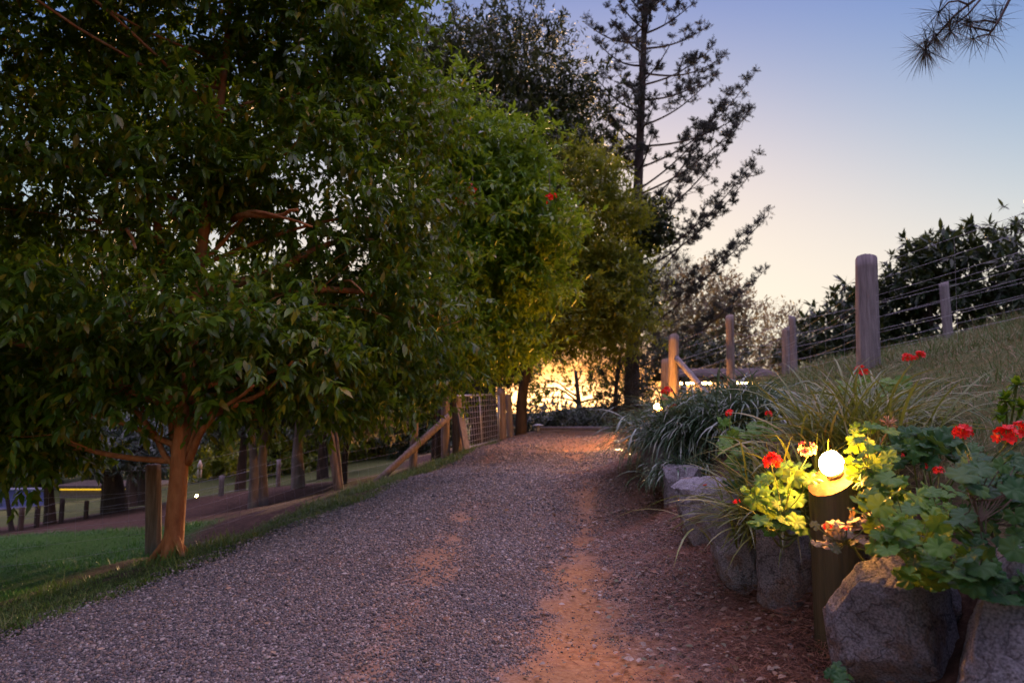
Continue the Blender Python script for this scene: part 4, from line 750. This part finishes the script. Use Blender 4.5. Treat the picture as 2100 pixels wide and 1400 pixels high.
# ------------------------------------------------------------------ the lit bollards
def bollard(label, bx, D, axis_px, r, top_lo, top_hi, power, dome_r, col=(1, .40, .06), seed=1):
    """timber bollard, obliquely cut; glass dome on the cut face"""
    b = gz(P(bx, 1000, D), -.25); zlo = P(bx, top_lo, D)[2]; zhi = P(bx, top_hi, D)[2]; x, y = b[0], b[1]
    e = empty('bollard_light', (x, y, h(x, y)), label, 'bollard light', 'lit bollard lights')
    n, sd_ = 16, 32; a = np.linspace(0, 2*math.pi, sd_, endpoint=False); V = []
    az = math.pi*1.14   # low side of the cut (towards drive and viewer)
    for i in range(n):
        t = i/(n-1); rad = r*(1.0+.012*np.sin(3*a+1)+.008*np.sin(9*a+2)); k = (1-np.cos(a-az))/2
        ztop = zlo+(zhi-zlo)*k; z = b[2]+(ztop-b[2])*t; V.append(np.stack([x+np.cos(a)*rad, y+np.sin(a)*rad, z], -1))
    V = np.concatenate(V); Fc = [(i*sd_+j, i*sd_+(j+1) % sd_, (i+1)*sd_+(j+1) % sd_, (i+1)*sd_+j) for i in range(n-1) for j in range(sd_)]
    mb = MB(); mb.add(V, Fc); mb.build('post', M['wood_green'], e)
    top = V[-sd_:]; c = top.mean(0); rings = [c+(top-c)*s+np.array((0, 0, .002*(1-s))) for s in (1.0, .8, .5, .2)]
    W = np.concatenate(rings+[c[None]]); F2 = [(i*sd_+j, i*sd_+(j+1) % sd_, (i+1)*sd_+(j+1) % sd_, (i+1)*sd_+j) for i in range(3) for j in range(sd_)]+[(3*sd_+j, 3*sd_+(j+1) % sd_, 4*sd_) for j in range(sd_)]
    mb = MB(); mb.add(W, F2); mb.build('cut_top', M['wood_cut'], e)
    low = np.array((math.cos(az)*r, math.sin(az)*r, zlo-(zlo+zhi)/2)); nn = nrm(np.cross(np.cross(low, (0, 0, 1)), low)*-1); nn = nn if nn[2] > 0 else -nn
    cc = c-nrm(low)*r*.12
    rot = Vector(nn).to_track_quat('Z', 'Y').to_matrix(); Rm = np.array(rot)
    mb = MB(); mb.tube(np.array([cc-nn*.01, cc+nn*.03]), dome_r*.75, 24); mb.build('collar', noisemat('lamp_collar', [(.05, .05, .05), (.09, .08, .07)], 5), e)
    V, Fc = ico(3); V = V*dome_r; V[:, 2] *= 1.1
    mb = MB(); mb.add(V+cc+nn*(dome_r*.95)+np.array((0, 0, .012)), Fc); mb.build('lamp_dome', emat('lit_glass', col, power), e)
    cd_ = cc+nn*(dome_r*.95)+np.array((0, 0, .012)); hd = nrm(np.array((.75, .25, .6))); Vh, Fh = ico(3); kp = (Vh @ hd) > .62; idx = {i: n_ for n_, i in enumerate(np.nonzero(kp)[0])}
    Fh = [tuple(idx[i] for i in f) for f in Fh if all(kp[i] for i in f)]; Vk = Vh[kp]; Vo = Vk*dome_r*1.14*np.array((1, 1, 1.1))+cd_; Vi = Vk*dome_r*1.09*np.array((1, 1, 1.1))+cd_
    mb = MB(); mb.add(Vo, Fh); mb.add(Vi, [f[::-1] for f in Fh]); mb.build('cap', M['steel'], e)
    return cc+nn*.05
LP = bollard('timber bollard with glowing glass dome among the geraniums', 1712, 2.85, 1712, .100, 1014, 942, 115, .046)
bollard('small lit bollard lamp glowing in the far grass tuft', 1352, 11.7, 1352, .09, 848, 832, 900, .045, seed=2)
# ------------------------------------------------------------------ grasses
def blades(base, d0, L, wd, droop, seg=6, curl=None):
    """arching blades. base (n,3), d0 (n,3) start direction, L (n), wd (n)"""
    n = len(base); t = np.linspace(0, 1, seg+1); hz = d0.copy(); hz[:, 2] = 0; hz = nrm(hz)
    el = np.arctan2(d0[:, 2], np.hypot(d0[:, 0], d0[:, 1])); pts = np.zeros((n, seg+1, 3)); pts[:, 0] = base; cur = base.copy()
    for i in range(1, seg+1):
        a = el-droop*(t[i]**1.5); dirv = hz*np.cos(a)[:, None]; dirv[:, 2] = np.sin(a); cur = cur+dirv*(L/seg)[:, None]; pts[:, i] = cur
    side = nrm(np.cross(hz, (0, 0, 1)))+rng.normal(size=(n, 3))*.25; side = nrm(side)
    w_ = (wd[:, None]*np.array([.7]+[1.0]*(seg-2)+[.6, .04])[None, :seg+1])
    V = np.stack([pts-side[:, None]*w_[..., None]/2, pts+side[:, None]*w_[..., None]/2], 2).reshape(n, -1, 3)
    Fc = [(2*i, 2*i+1, 2*i+3, 2*i+2) for i in range(seg)]
    return V, Fc
def tuft(label, px, D, n, L, mat, spread=.12, wd=.008, droop=2.0, group='arching grass tufts above the boulders', lean=(0, 0), zoff=0.):
    c = gz(P(px, 900, D)); c[2] += zoff; b = c+np.stack([rng.normal(size=n)*spread, rng.normal(size=n)*spread, np.zeros(n)], -1)
    th = rng.uniform(0, 2*math.pi, n); el = np.radians(rng.uniform(35, 88, n)); out = np.stack([np.cos(th)*np.cos(el)+lean[0], np.sin(th)*np.cos(el)+lean[1], np.sin(el)], -1)
    V, Fc = blades(b, nrm(out), L*rng.uniform(.55, 1.15, n), wd*rng.uniform(.6, 1.2, n), droop*rng.uniform(.55, 1.15, n), 8)
    o = empty('grass_tuft', c, label, 'grass tuft', group); link('blades', mesh_inst('blades', V, Fc), mat, o); return o
tuft('dark bluish grass tuft farthest up the drive, over the last boulder', 1370, 7.2, 900, .78, M['blade_blue'], .14, .013, 2.1, lean=(-.15, -.1))
tuft('dark bluish grass tuft second up the row of boulders', 1440, 6.5, 1100, .78, M['blade_blue'], .16, .013, 2.1, lean=(-.2, -.15))
tuft('upright dark grass tuft below the fence brace', 1500, 6.9, 1000, .74, M['blade_blue'], .16, .014, 1.9, lean=(-.05, -.1))
tuft('dark grass tuft behind the small geranium', 1545, 6.0, 800, .68, M['blade_blue'], .15, .013, 2.0, lean=(-.1, -.1))
tuft('dark grass tuft spilling over the bluish boulder', 1415, 6.0, 700, .45, M['blade_blue'], .12, .011, 2.5, lean=(-.25, -.2))
tuft('golden lit grass tuft standing behind and right of the glowing bollard', 1745, 3.9, 700, .66, M['blade_gold'], .13, .012, 1.25)
tuft('golden lit grass tuft directly behind the glowing bollard', 1650, 3.6, 1050, .66, M['blade_gold'], .15, .012, 1.3, lean=(-.05, 0))
tuft('golden lit grass tuft spilling left over the brown boulder', 1600, 4.3, 300, .48, M['blade_gold'], .10, .010, 2.2, lean=(-.12, 0))
tuft('green grass tuft uphill right of the glowing bollard', 1760, 4.5, 600, .7, M['blade_gold'], .16, .012, 1.8, lean=(.1, 0))
def turf(name, label, n, region, dens, mat, L, wd, kind_cat, maxlean=1.0):
    x = rng.uniform(region[0], region[1], n); y = region[2]+(region[3]-region[2])*rng.random(n)**1.3
    k = (rng.random(n) < dens(x, y)) & (np.abs(x) < y*.80+.6); x, y = x[k], y[k]; m = len(x)
    b = np.stack([x, y, H(x, y)-.01], -1); th = rng.uniform(0, 2*math.pi, m); el = np.radians(rng.uniform(90-60*maxlean, 88, m))
    d = np.stack([np.cos(th)*np.cos(el), np.sin(th)*np.cos(el), np.sin(el)], -1)
    sc = 1+.05*np.maximum(y-4, 0)
    tl = .55+1.15*sstep(-.25, .45, fbm(xy3(x*2.3, y*2.3), 97, 3)); V, Fc = blades(b, d, L*tl*rng.uniform(.4, 1.3, m)*np.minimum(sc, 1.5), wd*rng.uniform(.6, 1.2, m)*sc, rng.uniform(.2, 1.5, m), 3)
    print(name, m); o = link(name, mesh_inst(name, V, Fc), mat); return tag(o, label, kind_cat, None, 'stuff')
offroad = lambda x, y: ~onroad(x, y, -.12)
turf('verge_grass', 'short tufty green grass along the left edge of the drive', 150000, (-4.2, -.2, 2.3, 16), lambda x, y: z_verge(x, y)*offroad(x, y), M['turf'], .075, .005, 'grass')
turf('lawn_grass', 'smooth green lawn sloping away beyond the left fence', 190000, (-13, -3.2, 3.6, 11), lambda x, y: z_lawn(x, y)*1.0, M['turf_lush'], .045, .005, 'grass')
turf('bank_grass', 'dry and green grass covering the bank on the right', 300000, (1.4, 13, 1.5, 16), lambda x, y: z_hill(x, y)*(.35+.65*sstep(-.3, .2, fbm(xy3(x*1.5, y*1.5), 91, 3))), M['turf_dry'], .11, .005, 'grass', 1.3)
turf('tall_dry_grass', 'long dead grass stems tangled across the bank', 80000, (1.8, 11, 2.2, 11), lambda x, y: z_hill(x, y)*sstep(-.1, .3, fbm(xy3(x*.9, y*.9), 95, 3)), M['turf_dry'], .20, .0035, 'grass', 1.5)
# ------------------------------------------------------------------ litter
def litter():
    def patch(n, mat, name, label, L, wd, yr, fn):
        y = yr[0]+(yr[1]-yr[0])*rng.random(n)**1.2; x = road_r(y)-fn(n)+.25; k = np.abs(x) < y*.78; x, y = x[k], y[k]; m = len(x)
        th = rng.uniform(0, 6.28, m); z = np.where(onroad(x, y, .02), RH(x, y), H(x, y))+.012+rng.random(m)*.012
        d = np.stack([np.cos(th), np.sin(th), rng.normal(size=m)*.18], -1); up = rng.normal(size=(m, 3))*.35; up[:, 2] += 1
        V = place_leaves(np.stack([x, y, z], -1), d, up, L*rng.uniform(.5, 1.3, m), np.full(m, wd), LEAF4 if wd < .2 else LEAF6)
        o = link(name, mesh_inst(name, V, (LEAF4 if wd < .2 else LEAF6)[1]), mat, smooth=False); tag(o, label, 'litter', None, 'stuff')
    patch(60000, leafmat('dry_needle', [(.16, .06, .03), (.24, .10, .05), (.30, .15, .08)], .6, .0), 'needle_litter', 'rust brown pine needles strewn at the foot of the boulders', .075, .028, (1.8, 9), lambda n: np.abs(rng.normal(size=n))*.50+.05)
    patch(3000, leafmat('dead_leaf', [(.22, .11, .06), (.35, .22, .13), (.45, .36, .28), (.12, .13, .05), (.28, .12, .06)], .6, .2), 'leaf_litter', 'scattered dead leaves along the right edge of the drive', .035, .55, (1.8, 10), lambda n: np.abs(rng.normal(size=n))*.7)
    n = 260; y = rng.uniform(2.2, 9, n); x = rng.uniform(-2.2, 1, n); k = x > road_l(y); x, y = x[k], y[k]; m = len(x); th = rng.uniform(0, 6.28, m)
    V = place_leaves(np.stack([x, y, RH(x, y)+.018], -1), np.stack([np.cos(th), np.sin(th), th*0+.1], -1), rng.normal(size=(m, 3))*.3+(0, 0, 1), .035*rng.uniform(.5, 1.4, m), np.full(m, .5), LEAF6)
    o = link('fallen_leaves', mesh_inst('fallen_leaves', V, LEAF6[1]), leafmat('tan_leaf', [(.35, .18, .08), (.5, .35, .22), (.5, .45, .38)], .6, .2), smooth=False); tag(o, 'a few tan fallen leaves dotted over the gravel', 'leaves', None, 'stuff')
litter()
# ------------------------------------------------------------------ geraniums
def ger_leaf():
    n = 43; a = np.linspace(.28, 2*math.pi-.28, n)-math.pi/2; V = [(0, 0, 0)]
    for rr, zz in ((.45, .05), (.8, .06), (1.0, None)):
        for k, t in enumerate(a):
            lob = 1+.10*np.cos((t+math.pi/2)*7)+.045*np.cos((t+math.pi/2)*21); rad = rr*(lob if rr > .7 else 1); fold = .09*np.cos((t+math.pi/2)*7)*rr
            z = (.10*rr**2 if zz is None else zz)+fold*.6-(.14 if zz is None else 0)*abs(math.sin(t*3.5)); V.append((math.cos(t)*rad*.5, math.sin(t)*rad*.5, z*.5))
    Fc = [(0, 1+k, 2+k) for k in range(n-1)]
    for r_ in range(2):
        for k in range(n-1): a0 = 1+r_*n+k; Fc.append((a0, a0+n, a0+n+1, a0+1))
    return np.array(V), Fc
GL = ger_leaf()
def flower(e, c, r=.032, pale=False, nf=16, mat=None):
    dirs = rand_dirs(nf*3); dirs = dirs[dirs[:, 2] > -.25][:nf]; V = []; pet = (np.array([(0, 0, 0), (-.35, .45, .05), (.35, .45, .05), (-.3, .85, .08), (.3, .85, .08), (0, 1, .05)]), [(0, 2, 1), (1, 2, 4, 3), (3, 4, 5)])
    for d in dirs:
        u = nrm(np.cross(d, rng.normal(size=3))); v = np.cross(d, u); o = c+d*r*rng.uniform(.7, 1.0)
        for k in range(5):
            t = k*2*math.pi/5; dd = u*math.cos(t)+v*math.sin(t)+d*.35
            V.append(place_leaves(o[None], dd[None], d[None], np.array([r*.52]), np.array([.85]), pet))
    ob = link('flower_head', mesh_inst('flower_head', np.concatenate(V), pet[1]), mat or M['petal_pale' if pale else 'petal'], e)
    mb = MB()
    for d in dirs: mb.tube(np.array([c-(0, 0, r*.75), c+d*r*.75]), r*.035, 4, False)
    return mb
def geranium(label, boxes, n, D0, D1, leaf, mat, root, flowers=(), dry=(), stemmat='stem', cat='geranium', droopy=.0):
    rp = np.array(root, float) if len(root) == 3 and not isinstance(root[2], str) else root
    e = empty('geranium', rp, label, cat, 'geraniums growing over the boulders')
    pts = []
    w_ = np.array([(b[2]-b[0])*(b[3]-b[1]) for b in boxes], float); w_ /= w_.sum()
    for k in rng.choice(len(boxes), n, p=w_):
        b = boxes[k]; u, v = rng.random(2); D = (D1 if v < .5 else D0)*v+(D1)*(1-v) if False else D1+(D0-D1)*np.clip(v+rng.normal()*.2, 0, 1)
        pts.append(P(b[0]+(b[2]-b[0])*u, b[1]+(b[3]-b[1])*v, D))
    pts = np.array(pts); m = len(pts)
    nn = rng.normal(size=(m, 3))*.38+np.array((-.1, -.38, .8)); nn[:, 2] -= droopy*rng.random(m); nn = nrm(nn)
    d = nrm(rng.normal(size=(m, 3))*.8+np.array((-.2, -.6, 0))); d = nrm(d-nn*(d*nn).sum(-1)[:, None])
    V = place_leaves(pts, d, nn, leaf*rng.uniform(.55, 1.2, m), np.ones(m), GL); link('foliage', mesh_inst('foliage', V, GL[1]), mat, e)
    mb = MB(); hub = rp+(pts-rp)*.5
    K = min(8, max(3, m//9)); ks = rng.choice(m, K, replace=False); nodes = []
    for q in ks:
        a = rp; b = rp+(pts[q]-rp)*.8-(0, 0, .02); t = np.linspace(0, 1, 7)[:, None]; c = a+(b-a)*t+np.array((0, 0, -.05))*np.sin(t*math.pi)+rng.normal(size=3)*.02*np.sin(t*math.pi); mb.tube(c, np.linspace(.006, .0035, 7), 6); nodes += list(c[3:])
    nodes = np.array(nodes)
    for q in range(m):
        a = nodes[np.argmin(((nodes-pts[q])**2).sum(-1))]; mb.tube(np.array([a, (a+pts[q])/2-(0, 0, .012), pts[q]]), .0018, 4, False)
    mb.build('stems', M[stemmat], e)
    for (px, py, D, r, kind) in flowers:
        c = P(px, py, D); fm = flower(e, c, r, kind == 'pale', 15 if r > .02 else 6)
        a = nodes[np.argmin(((nodes-c)**2).sum(-1))]; fm.tube(np.array([a, (a+c)/2+(0, 0, .02), c-(0, 0, r*.7)]), .0022, 5, False); fm.build('flower_stalk', M['stem'], e)
    for (px, py, D, r) in dry:
        c = P(px, py, D); mb = MB()
        for k in range(26):
            dd = nrm(rng.normal(size=3)+(0, -.1, .5)); mb.tube(np.array([c-(0, 0, r*.6), c+dd*r*.4, c+dd*r]), [.0012, .0011, .002], 4)
        a = nodes[np.argmin(((nodes-c)**2).sum(-1))]; mb.tube(np.array([a, c-(0, 0, r*.6)]), .002, 5, False); mb.build('seed_head', noisemat('dry_seed', [(.4, .16, .09), (.5, .3, .15)], 30), e)
    return e
r1 = P(1890, 1130, 2.75)
geranium('broad light green geranium spilling over the large angular boulder', [(1760, 1000, 1960, 1130), (1860, 1060, 2010, 1200), (1770, 975, 1850, 1040), (1850, 1140, 1920, 1190)], 150, 2.1, 2.75, .085, M['geranium'], r1, [(1925, 968, 2.8, .022, ''), (1893, 957, 2.9, .016, '')])
geranium('dark leaved geranium with two large red heads at the right edge', [(1950, 930, 2110, 1010), (1960, 1000, 2120, 1200), (2000, 1130, 2120, 1230), (1980, 960, 2080, 1000)], 190, 1.95, 2.6, .072, M['geranium_dark'], P(2060, 1130, 2.5), [(1975, 888, 2.8, .036, ''), (2062, 897, 2.4, .038, ''), (2095, 888, 2.45, .036, '')], stemmat='stem_brown')
geranium('yellow green geranium on the left of the bollard with orange lit flowers', [(1535, 975, 1660, 1075), (1600, 950, 1665, 1000), (1560, 1040, 1650, 1085)], 50, 2.8, 3.1, .085, M['geranium'], P(1640, 1090, 3.15), [(1582, 948, 2.85, .036, ''), (1655, 924, 2.85, .036, 'pale'), (1511, 1030, 2.9, .014, '')])
geranium('small geranium leaning across the glowing dome', [(1740, 870, 1830, 960), (1728, 925, 1800, 978), (1735, 940, 1790, 990), (1780, 930, 1850, 1000)], 64, 2.58, 2.95, .07, M['geranium'], P(1800, 1010, 3.0), [], [(1822, 868, 2.9, .036), (1765, 905, 2.8, .03)])
geranium('half dried geranium in front of the bollard shaft', [(1665, 1055, 1790, 1130), (1700, 1060, 1860, 1110), (1750, 1020, 1800, 1060)], 44, 2.45, 2.62, .05, M['geranium_dry'], P(1800, 1130, 2.7), [(1697, 1080, 2.45, .014, ''), (1736, 1083, 2.45, .010, '')])
geranium('geranium high on the bank at the foot of the thick post', [(1720, 775, 1860, 840), (1790, 810, 1900, 850)], 70, 5.1, 5.9, .12, M['geranium'], gz(P(1800, 840, 5.6)), [(1767, 763, 5.6, .055, ''), (1860, 735, 5.7, .04, ''), (1885, 731, 5.7, .045, '')])
geranium('small geranium wedged between the two kinds of grass', [(1480, 865, 1590, 925), (1490, 910, 1540, 960)], 42, 4.0, 4.5, .09, M['geranium'], gz(P(1540, 930, 4.5)), [(1497, 848, 4.3, .025, ''), (1576, 849, 4.3, .022, '')])
geranium('flattened geranium with bluish leaves right of the seed heads', [(1850, 880, 1960, 915), (1840, 900, 1920, 950), (1960, 905, 2000, 960)], 46, 2.9, 3.3, .10, M['geranium_dark'], gz(P(1900, 960, 3.3)), [(1849, 935, 3.0, .012, '')])
geranium('geranium hidden in the farthest tuft with small red heads', [(1340, 800, 1420, 860)], 20, 6.6, 7.2, .1, M['geranium'], gz(P(1390, 870, 7.2)), [(1368, 804, 6.9, .05, ''), (1385, 835, 6.8, .03, ''), (1420, 810, 6.9, .02, '')])
geranium('trailing geranium filling the gap above the pale boulder', [(1490, 960, 1550, 1010), (1500, 930, 1580, 990)], 30, 3.7, 4.1, .08, M['geranium_dark'], gz(P(1560, 980, 4.0)), [(1446, 995, 4.1, .012, '')])
geranium('little seedling geranium at the foot of the large boulder', [(1700, 1365, 1740, 1410)], 9, 2.0, 2.1, .045, M['geranium_dark'], P(1722, 1420, 2.08))
# curled succulent rosettes at the right
def succulent():
    c = gz(P(2065, 880, 3.6)); e = empty('succulent', c, 'bright green curled succulent on the bank at the right edge', 'succulent'); pp = []
    for (px, py) in ((2062, 820), (2055, 850), (2085, 790), (2095, 835)):
        pp.append((P(px, py, 3.5)))
    for p in pp:
        mb = MB(); mb.tube(np.array([c, (c+p)/2, p]), .006, 6, False); mb.build('stem', M['stem'], e)
        n = 22; d = nrm(rng.normal(size=(n, 3))+(0, 0, .6)); V = place_leaves(np.repeat(p[None], n, 0), d, np.tile(np.array([[0, 0, 1.]]), (n, 1)), np.full(n, .06), np.full(n, .55), LEAF6); link('rosette', mesh_inst('rosette', V, LEAF6[1]), M['leaf_bright'], e)
succulent()
# ------------------------------------------------------------------ needle branch hanging in at the top right
def needle_branch():
    D = 2.3; e = empty('pine_branch', P(2100, -60, D), 'close pine branch with long needles hanging in at the top right', 'branch')
    tw = [[(2110, -90), (2005, -5), (1960, 30), (1915, 80), (1898, 100)], [(2110, -120), (2070, 0), (2050, 40), (2030, 70), (2003, 76)], [(2010, 0), (1985, 30), (1960, 50)], [(1985, 10), (1965, 2), (1945, 5), (1925, 28)], [(2035, 65), (2000, 58), (1975, 50)], [(2045, 48), (2020, 42), (2000, 45)]]
    mb = MB()
    for k, t in enumerate(tw):
        q = np.array([P(x, y, D+.04*math.sin(k*2.1+i)*(i > 0)) for i, (x, y) in enumerate(t)]); mb.tube(q, np.linspace(.006 if k < 2 else .004, .0025, len(q)), 7)
    mb.build('twig', M['bark_dark'], e)
    nodes = [(1898, 100, 120), (1903, 88, 60), (1925, 28, 70), (1945, 60, 80), (1960, 45, 80), (1980, 52, 90), (2003, 76, 50), (2040, 42, 50), (1920, 70, 60), (2062, 12, 22), (2030, 70, 30), (1990, 40, 40)]
    V = []
    for (x, y, n) in nodes:
        c = P(x, y, D)+rng.normal(size=3)*.004; d = nrm(rng.normal(size=(n, 3))*np.array((.75, .75, .6))+np.array((-.25, 0, -.42 if y > 60 else -.1)))
        seg = blades(np.repeat(c[None], n, 0), d, rng.uniform(.07, .125, n), np.full(n, .0022), rng.uniform(-.1, .35, n), 3); V.append(seg[0])
    link('needles', mesh_inst('needles', np.concatenate(V), seg[1]), M['needle'], e)
needle_branch()
# red blossoms inside the bright tree
def blossoms():
    for k, (px, py, lab) in enumerate([(968, 395, 'hanging spray of red blossom in the bright green tree'), (1128, 402, 'small spray of red blossom at the right side of the bright tree'), (942, 410, 'faint spray of red blossom left of the large spray')]):
        c = P(px, py, 9.3); e = empty('blossom_spray', c, lab, 'blossom', 'red blossom sprays'); n = [90, 34, 34][k]
        p = c+rng.normal(size=(n, 3))*np.array((.03, .03, .075 if k == 0 else .03)); V = place_leaves(c+(p-c)*.75, rand_dirs(n)-(0, 0, .6), rand_dirs(n), np.full(n, .055), np.full(n, .6), LEAF4)
        link('flower_head', mesh_inst('flower_head', V, LEAF4[1]), M['petal'], e)
        mb = MB(); mb.tube(np.array([c+(0, .3, .5), c+(0, .05, .2), c-(0, 0, .15)]), .006, 5, False); mb.build('stalk', M['bark_dark'], e)
blossoms()
# distant hills
def hills():
    n = 200; th = np.linspace(-1.4, 1.4, n); V = []
    for r_, zz in ((500, -8), (620, 1), (700, -12)):
        for t in th:
            hh = zz+(9*float(noise3(np.array((t*6, 0, 0)), 5))+4*float(noise3(np.array((t*20, 1, 0)), 6)) if zz > 0 else 0); V.append((math.sin(t)*r_, math.cos(t)*r_, hh))
    Fc = [(r*n+k, r*n+k+1, (r+1)*n+k+1, (r+1)*n+k) for r in range(2) for k in range(n-1)]
    mb = MB(); mb.add(V, Fc); o = mb.build('hills', noisemat('hill_scrub', [(.03, .045, .03), (.06, .075, .05)], .05)); tag(o, 'low wooded hills along the horizon', None, None, 'structure')
hills()
